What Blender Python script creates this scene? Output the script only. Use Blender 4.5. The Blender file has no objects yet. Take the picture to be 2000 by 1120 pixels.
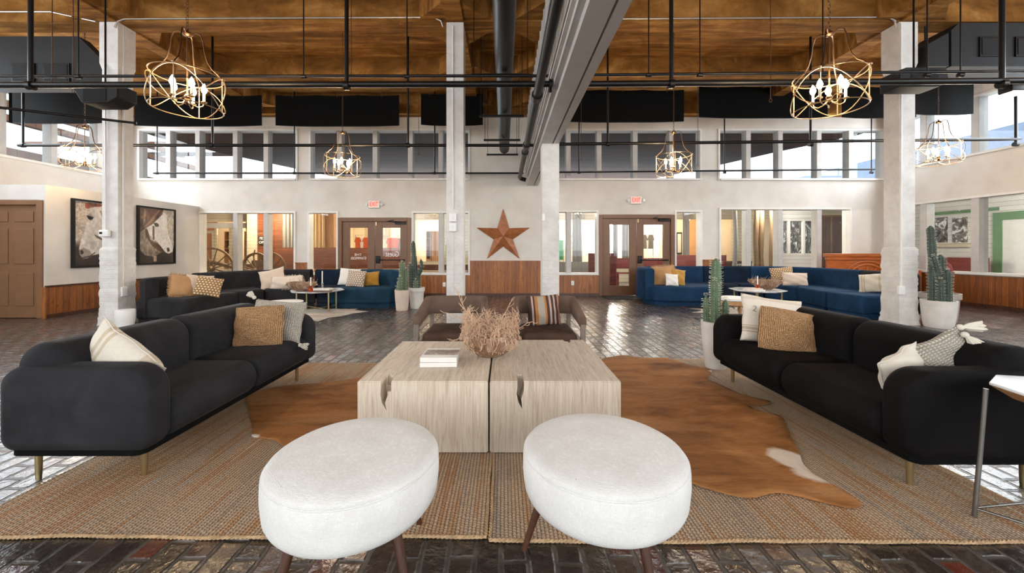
import bpy, bmesh, math, random
import numpy as np
from mathutils import Vector, Matrix, Euler
random.seed(7)
R = math.radians
PI = math.pi
scn = bpy.context.scene
C = scn.collection

# ------------------------------------------------------------------ camera, world, exposure, large lights
CAMZ = 1.22
cam = bpy.data.cameras.new('camera'); camo = bpy.data.objects.new('camera', cam); C.objects.link(camo)
camo.location = (0, 0, CAMZ); camo.rotation_euler = (R(90), 0, 0)
cam.sensor_width = 36; cam.lens = 13.5; cam.shift_x = 0.0075; cam.shift_y = -0.035; cam.clip_start = 0.05; cam.clip_end = 300
scn.camera = camo
scn.view_settings.view_transform = 'Standard'; scn.view_settings.look = 'None'
scn.view_settings.gamma = 1.0; scn.view_settings.use_curve_mapping = False
scn.view_settings.exposure = 0.5
w = bpy.data.worlds.new('world'); scn.world = w; w.use_nodes = True
wn = w.node_tree.nodes; wl = w.node_tree.links
bg = wn['Background']; bg.inputs['Color'].default_value = (0.80, 0.90, 1.0, 1); bg.inputs['Strength'].default_value = 2.6

def area(name, loc, rot, sx, sy, power, col=(1, 1, 1), spread=180):
    l = bpy.data.lights.new(name, 'AREA'); l.shape = 'RECTANGLE'; l.size = sx; l.size_y = sy
    l.energy = power; l.color = col; l.spread = R(spread)
    o = bpy.data.objects.new(name, l); C.objects.link(o); o.location = loc; o.rotation_euler = rot
    return o
# daylight through the tall windows behind the camera, and the side clerestories
area('daylight_rear_windows', (0, -4.6, 2.9), (R(80), 0, 0), 17, 3.4, 430, (1.0, 0.98, 0.95))
area('daylight_left_clerestory', (-10.0, 4.0, 3.9), (R(90), 0, R(-90)), 12, 1.4, 380, (0.86, 0.93, 1.0))
area('daylight_right_clerestory', (10.1, 4.0, 3.9), (R(90), 0, R(90)), 12, 1.4, 380, (0.86, 0.93, 1.0))
area('daylight_back_clerestory_left', (-6.0, 10.32, 3.8), (R(90), 0, R(180)), 8, 1.3, 90, (0.9, 0.95, 1.0))
area('daylight_back_clerestory_right', (6.0, 10.32, 3.8), (R(90), 0, R(180)), 8, 1.3, 90, (0.9, 0.95, 1.0))

# ------------------------------------------------------------------ materials
def lin(c):
    c = c / 255.0
    return c / 12.92 if c <= 0.04045 else ((c + 0.055) / 1.055) ** 2.4
def rgb(r, g, b): return (lin(r), lin(g), lin(b), 1)

class Mat:
    def __init__(s, name):
        s.m = bpy.data.materials.new(name); s.m.use_nodes = True
        s.t = s.m.node_tree; s.n = s.t.nodes; s.l = s.t.links
        s.b = s.n['Principled BSDF']; s.out = s.n['Material Output']
    def put(s, sock, v):
        if isinstance(v, bpy.types.NodeSocket): s.l.new(v, sock)
        elif isinstance(v, (tuple, list)) and len(v) == 3 and sock.type == 'RGBA': sock.default_value = (*v, 1)
        else: sock.default_value = v
    def set(s, **k):
        nm = dict(color='Base Color', rough='Roughness', metal='Metallic', normal='Normal', sheen='Sheen Weight', srough='Sheen Roughness', stint='Sheen Tint',
                  coat='Coat Weight', crough='Coat Roughness', spec='Specular IOR Level', emit='Emission Color', estr='Emission Strength', trans='Transmission Weight', ior='IOR', cnormal='Coat Normal', sss='Subsurface Weight')
        for a, v in k.items(): s.put(s.b.inputs[nm[a]], v)
        return s
    def co(s, kind='Object', scale=(1, 1, 1), rot=(0, 0, 0), loc=(0, 0, 0)):
        tc = s.n.new('ShaderNodeTexCoord'); mp = s.n.new('ShaderNodeMapping')
        mp.inputs['Scale'].default_value = scale; mp.inputs['Rotation'].default_value = rot; mp.inputs['Location'].default_value = loc
        s.l.new(tc.outputs[kind], mp.inputs['Vector']); return mp.outputs['Vector']
    def pos(s, scale=(1, 1, 1), rot=(0, 0, 0)):
        g = s.n.new('ShaderNodeNewGeometry'); mp = s.n.new('ShaderNodeMapping')
        mp.inputs['Scale'].default_value = scale; mp.inputs['Rotation'].default_value = rot
        s.l.new(g.outputs['Position'], mp.inputs['Vector']); return mp.outputs['Vector']
    def noise(s, vec, scale, detail=3, rough=0.5, dist=0, col=False):
        t = s.n.new('ShaderNodeTexNoise'); s.put(t.inputs['Vector'], vec)
        t.inputs['Scale'].default_value = scale; t.inputs['Detail'].default_value = detail; t.inputs['Roughness'].default_value = rough; t.inputs['Distortion'].default_value = dist
        return t.outputs['Color' if col else 'Fac']
    def wave(s, vec, scale, dist=0, detail=2, direction='X', dscale=1, kind='BANDS', prof='SIN'):
        t = s.n.new('ShaderNodeTexWave'); s.put(t.inputs['Vector'], vec); t.wave_type = kind; t.wave_profile = prof
        if kind == 'BANDS': t.bands_direction = direction
        t.inputs['Scale'].default_value = scale; t.inputs['Distortion'].default_value = dist; t.inputs['Detail'].default_value = detail; t.inputs['Detail Scale'].default_value = dscale
        return t.outputs['Fac']
    def vor(s, vec, scale, feat='F1', out='Distance', rnd=1.0):
        t = s.n.new('ShaderNodeTexVoronoi'); s.put(t.inputs['Vector'], vec); t.feature = feat
        t.inputs['Scale'].default_value = scale; t.inputs['Randomness'].default_value = rnd
        return t.outputs[out]
    def ramp(s, fac, *stops):
        r = s.n.new('ShaderNodeValToRGB'); e = r.color_ramp.elements
        while len(e) < len(stops): e.new(0.5)
        for i, (p, c) in enumerate(stops):
            e[i].position = p; e[i].color = c if isinstance(c, (tuple, list)) else (c, c, c, 1)
        s.put(r.inputs['Fac'], fac); return r.outputs['Color']
    def mix(s, fac, a, b, mode='MIX'):
        m = s.n.new('ShaderNodeMix'); m.data_type = 'RGBA'; m.blend_type = mode
        s.put(m.inputs[0], fac); s.put(m.inputs[6], a); s.put(m.inputs[7], b); return m.outputs[2]
    def math(s, op, a, b=0.0, clamp=False):
        m = s.n.new('ShaderNodeMath'); m.operation = op; m.use_clamp = clamp
        s.put(m.inputs[0], a); s.put(m.inputs[1], b); return m.outputs[0]
    def sep(s, vec):
        x = s.n.new('ShaderNodeSeparateXYZ'); s.put(x.inputs[0], vec); return x.outputs
    def comb(s, x, y, z):
        c = s.n.new('ShaderNodeCombineXYZ'); s.put(c.inputs[0], x); s.put(c.inputs[1], y); s.put(c.inputs[2], z); return c.outputs[0]
    def bump(s, h, strength=0.3, dist=0.01, normal=None):
        b = s.n.new('ShaderNodeBump'); s.put(b.inputs['Height'], h); b.inputs['Strength'].default_value = strength; b.inputs['Distance'].default_value = dist
        if normal is not None: s.put(b.inputs['Normal'], normal)
        return b.outputs['Normal']
    def attr(s, name, out='Color'):
        a = s.n.new('ShaderNodeAttribute'); a.attribute_name = name; return a.outputs[out]

def plain(name, col, rough=0.5, metal=0, var=0.12, nscale=6, bump=0.0, bscale=60, **k):
    m = Mat(name); p = m.co('Object')
    f = m.noise(p, nscale, 4, 0.6)
    dark = tuple(c * (1 - var) for c in col[:3]) + (1,); lite = tuple(min(1, c * (1 + var)) for c in col[:3]) + (1,)
    m.set(color=m.ramp(f, (0.3, dark), (0.7, lite)), rough=rough, metal=metal, **k)
    if bump: m.set(normal=m.bump(m.noise(p, bscale, 3, 0.6), bump, 0.004))
    return m.m

def velvet(name, col, sh=(0.6, 0.6, 0.65), sw=0.7, sp=0.05):
    m = Mat(name); p = m.co('Object'); f = m.noise(p, 3.5, 4, 0.6, 0.4)
    c1 = tuple(c * 0.7 for c in col[:3]) + (1,); c2 = tuple(c * 1.3 for c in col[:3]) + (1,)
    m.set(color=m.ramp(f, (0.3, c1), (0.72, c2)), rough=0.75, sheen=sw * 0.12, srough=0.25, stint=(*sh, 1), spec=sp, normal=m.bump(m.noise(p, 260, 2), 0.12, 0.002))
    return m.m

def cloth(name, col, scale=220, var=0.12, b=0.5, stains=None):
    m = Mat(name); p = m.co('Object')
    wv = m.noise(m.co('Object', (1, 1, 3.5)), scale * .6, 2, 0.7)
    f = m.noise(p, 7, 5, 0.65)
    c = m.ramp(f, (0.3, tuple(x * (1 - var) for x in col[:3]) + (1,)), (0.7, tuple(min(1, x * (1 + var * .5)) for x in col[:3]) + (1,)))
    c = m.mix(m.math('MULTIPLY', m.noise(p, 90, 2, 0.8), 0.16), c, tuple(x * .55 for x in col[:3]) + (1,))
    if stains: c = m.mix(m.ramp(m.noise(p, 2.6, 2, 0.5), (0.55, 0.0), (0.75, 0.6)), c, stains)
    m.set(color=c, rough=0.9, sheen=0.2, normal=m.bump(m.math('ADD', wv, m.noise(p, 150, 3, 0.7)), b, 0.003))
    return m.m

MT = {}
MT['white_wall'] = (lambda m: (m.set(color=m.ramp(m.noise(m.pos(), 1.5, 5, 0.6), (0.3, rgb(205, 198, 190)), (0.7, rgb(222, 217, 211))), rough=0.7,
                    normal=m.bump(m.noise(m.pos(), 90, 3), 0.08, 0.003)), m.m)[1])(Mat('painted_wall'))
MT['white_trim'] = plain('white_trim_paint', rgb(225, 222, 218), 0.45, var=0.05)
MT['grey_trim'] = plain('grey_trim_paint', rgb(188, 184, 180), 0.5, var=0.08)
def _col():
    m = Mat('painted_brick_column'); p = m.pos()
    br = m.n.new('ShaderNodeTexBrick'); x, y, z = m.sep(p)
    m.put(br.inputs['Vector'], m.comb(m.math('ADD', x, y), z, 0.0))
    br.inputs['Scale'].default_value = 1; br.inputs['Brick Width'].default_value = 0.22; br.inputs['Row Height'].default_value = 0.075
    br.inputs['Mortar Size'].default_value = 0.007; br.inputs['Mortar Smooth'].default_value = 0.6
    low = m.ramp(z, (0.0, 1.0), (1.0, 1.0))
    lo = m.math('SUBTRACT', 1.0, m.math('MULTIPLY', m.math('SUBTRACT', z, 1.05), 8.0, True), True)
    h = m.math('ADD', m.math('MULTIPLY', m.math('MULTIPLY', br.outputs['Fac'], -0.6), lo), m.noise(p, 26, 5, 0.65))
    h = m.math('ADD', h, m.math('MULTIPLY', m.math('MULTIPLY', m.noise(p, 11, 3), 2.0), lo))
    c = m.ramp(m.noise(p, 3, 5, 0.7), (0.25, rgb(196, 190, 184)), (0.7, rgb(228, 224, 219)))
    c = m.mix(m.ramp(m.noise(p, 45, 2, 0.6), (0.68, 0.0), (0.74, 0.35)), c, rgb(140, 130, 120))
    m.set(color=c, rough=0.6, normal=m.bump(h, 0.45, 0.012)); return m.m
MT['column'] = _col()
def _floor():
    m = Mat('glazed_brick_floor'); g = m.pos(); wob = m.noise(g, 5.0, 3, 0.55, 0, True)
    p = m.mix(0.022, g, wob); x, y, z = m.sep(p); W_, H_ = 0.215, 0.104
    u = m.math('DIVIDE', x, H_); row = m.math('FLOOR', u); fx = m.math('SUBTRACT', m.math('FRACT', u), 0.5)
    r0 = m.n.new('ShaderNodeTexWhiteNoise'); r0.noise_dimensions = '1D'; m.put(r0.inputs['W'], row)
    v = m.math('ADD', m.math('DIVIDE', y, W_), m.math('ADD', m.math('MULTIPLY', row, 0.5), m.math('MULTIPLY', r0.outputs['Value'], 0.18)))
    col = m.math('FLOOR', v); fy = m.math('SUBTRACT', m.math('FRACT', v), 0.5)
    rn = m.n.new('ShaderNodeTexWhiteNoise'); rn.noise_dimensions = '2D'; m.put(rn.inputs['Vector'], m.comb(row, col, 0.0)); ra, rb, rc = m.sep(rn.outputs['Color'])
    dx = m.math('MULTIPLY', m.math('SUBTRACT', 0.5, m.math('ABSOLUTE', fx)), H_); dy = m.math('MULTIPLY', m.math('SUBTRACT', 0.5, m.math('ABSOLUTE', fy)), W_)
    d = m.math('MINIMUM', dx, dy); d = m.math('ADD', d, m.math('MULTIPLY', m.math('SUBTRACT', m.noise(g, 30, 3, 0.6), 0.5), 0.010))
    br = m.math('MULTIPLY', m.math('SUBTRACT', d, 0.0045), 130, True); mort = m.math('SUBTRACT', 1.0, br)
    bc = m.ramp(rn.outputs['Value'], (0.0, rgb(38, 31, 27)), (0.3, rgb(62, 49, 42)), (0.55, rgb(48, 41, 37)), (0.76, rgb(80, 64, 54)), (0.86, rgb(84, 48, 38)), (1.0, rgb(130, 62, 44)))
    bc = m.mix(m.math('MULTIPLY', m.noise(g, 14, 5, 0.7), 0.8), bc, rgb(30, 25, 23))
    bc = m.mix(m.ramp(m.noise(g, 34, 6, 0.8), (0.60, 0.0), (0.74, 0.3)), bc, rgb(128, 114, 102))
    c = m.mix(mort, bc, m.ramp(m.noise(g, 8, 4, 0.65), (0.40, rgb(26, 22, 20)), (0.72, rgb(88, 78, 70))))
    tilt = m.math('ADD', m.math('MULTIPLY', m.math('MULTIPLY', m.math('SUBTRACT', ra, 0.5), fx), 1.1), m.math('MULTIPLY', m.math('MULTIPLY', m.math('SUBTRACT', rb, 0.5), fy), 2.2))
    h = m.math('MULTIPLY', br, m.math('ADD', m.math('ADD', 0.8, tilt), m.math('MULTIPLY', rc, 0.3)))
    h = m.math('ADD', h, m.math('MULTIPLY', m.noise(g, 20, 4, 0.55), 0.6)); h = m.math('ADD', h, m.math('MULTIPLY', m.noise(g, 90, 2, 0.6), 0.05))
    ro = m.math('ADD', m.math('MULTIPLY', m.noise(g, 8, 4, 0.7), 0.30), m.math('ADD', m.math('MULTIPLY', mort, 0.35), 0.12))
    nb = m.bump(h, 0.9, 0.01)
    m.set(color=c, rough=ro, normal=nb, cnormal=nb, coat=0.55, crough=0.2, spec=0.7)
    return m.m
MT['floor'] = _floor()
def _ceil():
    m = Mat('board_marked_concrete_ceiling'); g = m.pos(); 
    st = m.pos((0.5, 5.0, 1.0), (0, 0, R(28)))
    a = m.noise(st, 1.6, 6, 0.65, 0.5)
    b = m.noise(g, 1.4, 5, 0.7, 0.6)
    c = m.ramp(a, (0.30, rgb(84, 54, 24)), (0.52, rgb(138, 94, 44)), (0.75, rgb(186, 138, 80)))
    c = m.mix(m.ramp(b, (0.42, 0.0), (0.75, 0.75)), c, rgb(80, 48, 18))
    c = m.mix(m.ramp(m.noise(g, 5, 5, 0.7), (0.62, 0.0), (0.75, 0.3)), c, rgb(204, 156, 88))
    m.set(color=c, rough=0.85, spec=0.08, normal=m.bump(a, 0.4, 0.02)); return m.m
MT['ceiling'] = _ceil()
def _wood(name, c1, c2, c3, vs=(8, 8, 0.8), sc=3, rough=0.45, planks=None, bumpd=0.004, kind='pos', knots=True, coat=0.0):
    m = Mat(name); g = m.pos(vs) if kind == 'pos' else m.co('Object', vs)
    raw = m.pos() if kind == 'pos' else m.co('Object')
    f = m.noise(g, sc, 6, 0.65, 0.8)
    c = m.ramp(f, (0.22, c1), (0.5, c2), (0.78, c3))
    if knots:
        k = m.ramp(m.vor(m.mix(0.06, raw, m.noise(raw, 9, 2, 0.5, 0, True)), 7.5), (0.08, 1.0), (0.20, 0.0))
        c = m.mix(m.math('MULTIPLY', k, 0.55), c, tuple(x * .25 for x in c1[:3]) + (1,))
    h = f
    if planks:
        ax, wd = planks; x = m.sep(raw)['XYZ'.index(ax)]
        q = m.math('DIVIDE', x, wd); fr = m.math('FRACT', q); fl = m.math('FLOOR', q)
        wn_ = m.n.new('ShaderNodeTexWhiteNoise'); wn_.noise_dimensions = '1D'; m.put(wn_.inputs['W'], fl)
        c = m.mix(m.math('MULTIPLY', wn_.outputs['Value'], 0.5), c, c1)
        gap = m.math('GREATER_THAN', m.math('ABSOLUTE', m.math('SUBTRACT', fr, 0.5)), 0.47)
        c = m.mix(m.math('MULTIPLY', gap, 0.85), c, tuple(x * .15 for x in c1[:3]) + (1,))
        h = m.math('SUBTRACT', f, m.math('MULTIPLY', gap, 2.0))
    m.set(color=c, rough=rough, normal=m.bump(h, 0.35, bumpd), coat=coat, crough=0.25); return m.m
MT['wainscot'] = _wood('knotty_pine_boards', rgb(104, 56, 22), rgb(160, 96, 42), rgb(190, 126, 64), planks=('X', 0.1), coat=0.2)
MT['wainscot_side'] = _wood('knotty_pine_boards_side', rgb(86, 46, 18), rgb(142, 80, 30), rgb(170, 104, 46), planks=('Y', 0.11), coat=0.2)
MT['table_wood'] = _wood('whitewashed_oak', rgb(160, 140, 118), rgb(204, 188, 168), rgb(224, 212, 196), (34, 2.4, 1.8), 2.0, 0.6, kind='pos', knots=False)
MT['table_wood_grey'] = _wood('whitewashed_oak_greyer', rgb(148, 130, 110), rgb(190, 174, 155), rgb(212, 198, 182), (34, 2.4, 1.8), 2.0, 0.6, kind='pos', knots=False)
MT['walnut'] = _wood('dark_walnut', rgb(42, 24, 16), rgb(74, 44, 30), rgb(98, 62, 44), knots=False, rough=0.35)
MT['oak'] = _wood('natural_oak', rgb(140, 96, 56), rgb(178, 130, 84), rgb(200, 156, 108), knots=False)
MT['orange_wood'] = _wood('honey_stained_wood', rgb(120, 56, 16), rgb(176, 90, 30), rgb(200, 116, 48), (0.8, 8, 8), 3, 0.35, knots=False, coat=0.3)
MT['old_wood'] = _wood('weathered_wagon_wood', rgb(70, 50, 30), rgb(110, 84, 54), rgb(140, 112, 78), knots=False, rough=0.7)
MT['brown_wood'] = _wood('brown_bench_wood', rgb(64, 32, 16), rgb(112, 60, 30), rgb(150, 90, 50), (0.8, 8, 8), 3, 0.5, planks=('Z', 0.1), knots=False)
MT['red_wood'] = _wood('oxblood_painted_wood', rgb(90, 34, 30), rgb(128, 54, 48), rgb(156, 78, 68), (0.8, 8, 8), 3, 0.5, planks=('Z', 0.09), knots=False)
MT['door_brown'] = plain('brown_door_paint', rgb(114, 79, 54), 0.42, var=0.08, bump=0.05)
MT['door_tan'] = plain('tan_brown_door_paint', rgb(128, 92, 62), 0.5, var=0.07, bump=0.05)
MT['black'] = plain('black_fabric', rgb(7, 7, 7), 0.95, var=0.3, bump=0.1, spec=0.15)
MT['black_metal'] = plain('black_painted_metal', rgb(24, 22, 21), 0.42, 0.5, var=0.3)
MT['black_box'] = plain('black_duct_board', rgb(13, 12, 12), 0.8, var=0.35, bump=0.2, bscale=20)
MT['void'] = plain('deep_black', rgb(6, 6, 6), 0.9, var=0.1)
MT['bronze'] = plain('antique_bronze', rgb(98, 72, 50), 0.34, 0.85, var=0.2)
MT['gilt'] = plain('champagne_iron', rgb(196, 164, 124), 0.32, 0.9, var=0.15)
MT['brass'] = plain('brushed_brass', rgb(176, 158, 118), 0.32, 0.9, var=0.08)
MT['steel'] = plain('brushed_steel', rgb(132, 128, 122), 0.35, 0.9, var=0.12)
MT['conduit'] = plain('galvanised_conduit', rgb(170, 160, 150), 0.35, 0.7, var=0.1)
MT['rusty'] = plain('rust_brown_rod', rgb(84, 52, 32), 0.6, 0.3, var=0.2)
MT['rust'] = (lambda m: (m.set(color=m.ramp(m.noise(m.co('Object'), 7, 6, 0.7), (0.3, rgb(126, 74, 42)), (0.55, rgb(166, 102, 60)), (0.75, rgb(188, 124, 78))), rough=0.5, metal=0.1,
              normal=m.bump(m.noise(m.co('Object'), 30, 4), 0.2, 0.004)), m.m)[1])(Mat('rusted_tin'))
MT['charcoal'] = velvet('charcoal_velvet', rgb(46, 45, 47), (0.7, 0.7, 0.75), 0.55)
MT['charcoal_shaded'] = velvet('charcoal_velvet_shaded', rgb(22, 20, 20), (0.55, 0.5, 0.5), 0.25)  # same charcoal velvet, its colour darkened for the dimmer light on the right sofa
MT['slate'] = velvet('slate_velvet', rgb(36, 42, 54), (0.5, 0.55, 0.65), 0.35)
MT['navy'] = velvet('navy_velvet', rgb(24, 36, 52), (0.4, 0.5, 0.7), 0.35)
MT['teal'] = velvet('petrol_blue_velvet', rgb(34, 60, 78), (0.4, 0.6, 0.8), 0.45)
MT['blue'] = velvet('blue_velvet', rgb(30, 55, 82), (0.4, 0.6, 0.9), 0.45)
MT['taupe'] = velvet('taupe_velvet', rgb(110, 90, 78), (0.8, 0.7, 0.6), 0.4)
MT['taupe_dark'] = velvet('brown_velvet', rgb(84, 66, 56), (0.8, 0.7, 0.6), 0.3)
MT['grey_frame'] = plain('greyed_wood_frame', rgb(122, 110, 98), 0.6, var=0.15)
def _linen():
    m = Mat('white_homespun_linen'); p = m.co('Object'); f1 = m.noise(m.co('Object', (1, 1, 9)), 60, 2, 0.7); f2 = m.noise(m.co('Object', (7, 7, 1)), 60, 2, 0.7); h = m.math('ADD', f1, f2)
    c = m.ramp(m.noise(p, 5, 5, 0.6), (0.3, rgb(224, 221, 217)), (0.7, rgb(240, 239, 237)))
    c = m.mix(m.ramp(h, (0.8, 0.0), (1.35, 0.22)), c, rgb(180, 170, 158)); c = m.mix(m.ramp(m.noise(p, 2.4, 3, 0.5), (0.58, 0.0), (0.74, 0.4)), c, rgb(212, 202, 190))
    c = m.mix(m.ramp(m.noise(p, 36, 2, 0.9), (0.74, 0.0), (0.76, 0.5)), c, rgb(120, 108, 96))
    m.set(color=c, rough=0.9, sheen=0.1, normal=m.bump(h, 0.6, 0.004)); return m.m
MT['linen'] = _linen()
MT['cream'] = cloth('cream_cotton', rgb(222, 212, 196), 420, 0.06, 0.35)
MT['blush'] = cloth('pale_blush_cotton', rgb(222, 200, 180), 420, 0.06, 0.35)
MT['white_cloth'] = cloth('white_cotton', rgb(232, 228, 222), 420, 0.04, 0.3)
MT['mustard'] = cloth('mustard_velvet', rgb(182, 134, 52), 420, 0.12, 0.3)
MT['gold'] = cloth('dark_gold_cloth', rgb(172, 124, 34), 420, 0.12, 0.3)
MT['fur'] = cloth('cream_fur', rgb(226, 208, 188), 60, 0.1, 1.0)
MT['fringe'] = cloth('tan_fringe_cloth', rgb(196, 150, 104), 160, 0.15, 0.8)
def _knit():
    m = Mat('cream_knit'); p = m.co('Object'); x, y, z = m.sep(p)
    a = m.wave(p, 18, 0.6, 1, 'X'); b = m.wave(p, 26, 0.6, 1, 'Z')
    h = m.math('MULTIPLY', a, b)
    m.set(color=m.ramp(h, (0.0, rgb(150, 140, 126)), (0.35, rgb(216, 208, 196)), (1, rgb(228, 222, 212))), rough=0.95, normal=m.bump(h, 0.9, 0.012)); return m.m
MT['knit'] = _knit()
def _jutepillow():
    m = Mat('woven_seagrass'); p = m.co('Object'); x, y, z = m.sep(p)
    d = m.math('MAXIMUM', m.math('ABSOLUTE', x), m.math('ABSOLUTE', z))
    d = m.math('ADD', d, m.math('MULTIPLY', m.noise(p, 14, 2), 0.012))
    s1 = m.math('SINE', m.math('MULTIPLY', d, 520)); tw = m.noise(p, 120, 3, 0.7, 1.0)
    f = m.math('ADD', m.math('MULTIPLY', s1, 0.13), tw)
    m.set(color=m.ramp(f, (0.28, rgb(104, 68, 38)), (0.5, rgb(172, 126, 82)), (0.72, rgb(218, 180, 134))), rough=0.85, normal=m.bump(f, 0.9, 0.012)); return m.m
MT['seagrass'] = _jutepillow()
def _rug():
    m = Mat('braided_jute'); p = m.pos(); x, y, z = m.sep(p)
    q = m.comb(x, m.math('MULTIPLY', y, 0.12), 0.0)
    big = m.noise(q, 2.2, 3, 0.7); band = m.noise(q, 15, 2, 0.6)
    fx = m.math('DIVIDE', x, 0.0175); row = m.math('FLOOR', fx); fr = m.math('SUBTRACT', m.math('FRACT', fx), 0.5)
    ridge = m.math('SQRT', m.math('SUBTRACT', 0.26, m.math('MULTIPLY', fr, fr)))
    # braid : diagonal hatch inside each row
    sl = m.math('ABSOLUTE', fr)
    ph = m.math('ADD', m.math('MULTIPLY', y, 380), m.math('MULTIPLY', sl, 6.0))
    ph = m.math('ADD', ph, m.math('MULTIPLY', row, 2.1))
    hatch = m.math('MULTIPLY', m.math('SINE', m.math('ADD', ph, m.math('MULTIPLY', m.noise(p, 20, 2), 14.0))), 0.10)
    h = m.math('ADD', m.math('ADD', ridge, hatch), m.math('MULTIPLY', m.noise(p, 140, 2, 0.7), 0.35))
    wn_ = m.n.new('ShaderNodeTexWhiteNoise'); wn_.noise_dimensions = '1D'; m.put(wn_.inputs['W'], row)
    t = m.math('ADD', m.math('SUBTRACT', m.math('MULTIPLY', big, 0.75), 0.12), m.math('ADD', m.math('MULTIPLY', band, 0.40), m.math('MULTIPLY', wn_.outputs['Value'], 0.12)))
    c = m.ramp(t, (0.34, rgb(150, 134, 118)), (0.44, rgb(190, 168, 144)), (0.54, rgb(198, 166, 132)), (0.62, rgb(186, 134, 86)), (0.72, rgb(212, 190, 162)))
    c = m.mix(m.ramp(h, (0.34, 0.8), (0.72, 0.0)), c, rgb(66, 45, 28)); c = m.mix(m.ramp(m.noise(p, 45, 4, 0.8), (0.52, 0.0), (0.72, 0.45)), c, rgb(92, 66, 44))  # shadow between the braids put into the colour, then random dark patches
    c = m.mix(m.ramp(m.noise(p, 70, 2, 0.8), (0.6, 0.0), (0.72, 0.3)), c, rgb(214, 196, 166))
    m.set(color=c, rough=0.85, normal=m.bump(h, 0.9, 0.012)); return m.m
MT['rug'] = _rug()
MT['rope'] = plain('jute_rope', rgb(178, 148, 112), 0.9, var=0.3, nscale=50, bump=0.8, bscale=120)
def _hide(name, base, dark, pale):
    m = Mat(name); p = m.co('Object'); e = m.attr('edge', 'Fac'); wmask = m.attr('white', 'Fac')
    st = m.co('Object', (1.0, 3.2, 1.0), (0, 0, R(14)))
    f = m.noise(st, 1.5, 9, 0.6, 0.7); fine = m.noise(m.co('Object', (5, 34, 1), (0, 0, R(15))), 3, 4, 0.75, 0.6)
    c = m.ramp(f, (0.28, dark), (0.47, base), (0.72, tuple(min(1, x * y) for x, y in zip(base[:3], (1.6, 1.7, 1.9))) + (1,)))
    c = m.mix(m.ramp(m.noise(st, 0.9, 4, 0.6, 0.5), (0.5, 0.0), (0.68, 0.5)), c, rgb(190, 146, 104))
    c = m.mix(m.ramp(fine, (0.35, 0.0), (0.75, 0.45)), c, tuple(x * .6 for x in dark[:3]) + (1,))
    ed = m.math('ADD', m.math('MULTIPLY', e, 1.0), m.math('MULTIPLY', f, 0.35))
    c = m.mix(m.ramp(ed, (1.0, 0.0), (1.2, 0.55)), c, pale)
    c = m.mix(m.ramp(m.math('ADD', wmask, m.math('MULTIPLY', m.math('SUBTRACT', f, 0.5), 0.5)), (0.45, 0.0), (0.6, 0.92)), c, rgb(226, 214, 198))
    m.set(color=c, rough=0.75, spec=0.12, normal=m.bump(m.math('ADD', fine, m.math('MULTIPLY', f, 2)), 0.35, 0.006)); return m.m
MT['hide'] = _hide('caramel_cowhide', rgb(160, 108, 62), rgb(104, 64, 32), rgb(214, 184, 148))
MT['hide_white'] = _hide('white_cowhide', rgb(206, 198, 188), rgb(170, 158, 148), rgb(220, 214, 206))
def _glass():
    m = Mat('window_glass'); tr = m.n.new('ShaderNodeBsdfTransparent'); gl = m.n.new('ShaderNodeBsdfGlossy'); gl.inputs['Roughness'].default_value = 0.0
    tr.inputs['Color'].default_value = (0.95, 0.97, 0.97, 1)
    g_ = m.n.new('ShaderNodeNewGeometry'); vm = m.n.new('ShaderNodeVectorMath'); vm.operation = 'DOT_PRODUCT'; m.l.new(g_.outputs['Normal'], vm.inputs[0]); m.l.new(g_.outputs['Incoming'], vm.inputs[1])
    k = m.math('POWER', m.math('SUBTRACT', 1.0, m.math('ABSOLUTE', vm.outputs['Value']), True), 5.0)
    fac = m.math('ADD', m.math('MULTIPLY', k, 0.8), 0.035)
    mx = m.n.new('ShaderNodeMixShader'); m.l.new(fac, mx.inputs[0]); m.l.new(tr.outputs[0], mx.inputs[1]); m.l.new(gl.outputs[0], mx.inputs[2])
    m.l.new(mx.outputs[0], m.out.inputs['Surface']); return m.m
MT['glass'] = _glass()
MT['crystal'] = (lambda m: (m.set(color=(0.95, 0.97, 1, 1), rough=0.03, trans=0.9, ior=1.45), m.m)[1])(Mat('clear_crystal'))
MT['amber'] = (lambda m: (m.set(color=rgb(200, 70, 24), rough=0.08, trans=0.6, ior=1.45), m.m)[1])(Mat('amber_glass'))
def emit(name, col, st):
    m = Mat(name); m.set(color=col, emit=col, estr=st, rough=0.4); return m.m
MT['bulb'] = emit('glowing_bulb', (1.0, 0.80, 0.5, 1), 60)
MT['candle'] = plain('ivory_candle', rgb(240, 232, 220), 0.5, var=0.03)
MT['exit_red'] = emit('lit_red_letters', rgb(235, 40, 26), 0.5)
MT['sign_face'] = emit('lit_sign_face', rgb(240, 206, 194), 0.12)
MT['plastic'] = plain('white_plastic', rgb(232, 230, 226), 0.4, var=0.03)
MT['marble'] = (lambda m: (m.set(color=m.ramp(m.noise(m.co('Object'), 4, 6, 0.6, 2.0), (0.35, rgb(190, 194, 198)), (0.5, rgb(226, 228, 230)), (0.7, rgb(238, 238, 236))), rough=0.18), m.m)[1])(Mat('white_marble'))
MT['clay'] = (lambda m: (m.set(color=m.ramp(m.noise(m.co('Object', (3, 3, 1)), 3.5, 6, 0.7, 1.0), (0.3, rgb(84, 60, 44)), (0.5, rgb(140, 106, 80)), (0.68, rgb(198, 176, 154))), rough=0.75,
              normal=m.bump(m.noise(m.co('Object'), 24, 5, 0.65), 0.35, 0.006)), m.m)[1])(Mat('rustic_carved_wood_bowl'))
MT['twig'] = plain('dried_pale_twig', rgb(206, 172, 142), 0.8, var=0.15)
MT['twig_grey'] = plain('dried_grey_moss', rgb(168, 142, 120), 0.85, var=0.2)
MT['page'] = plain('book_pages', rgb(228, 222, 212), 0.8, var=0.05)
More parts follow.
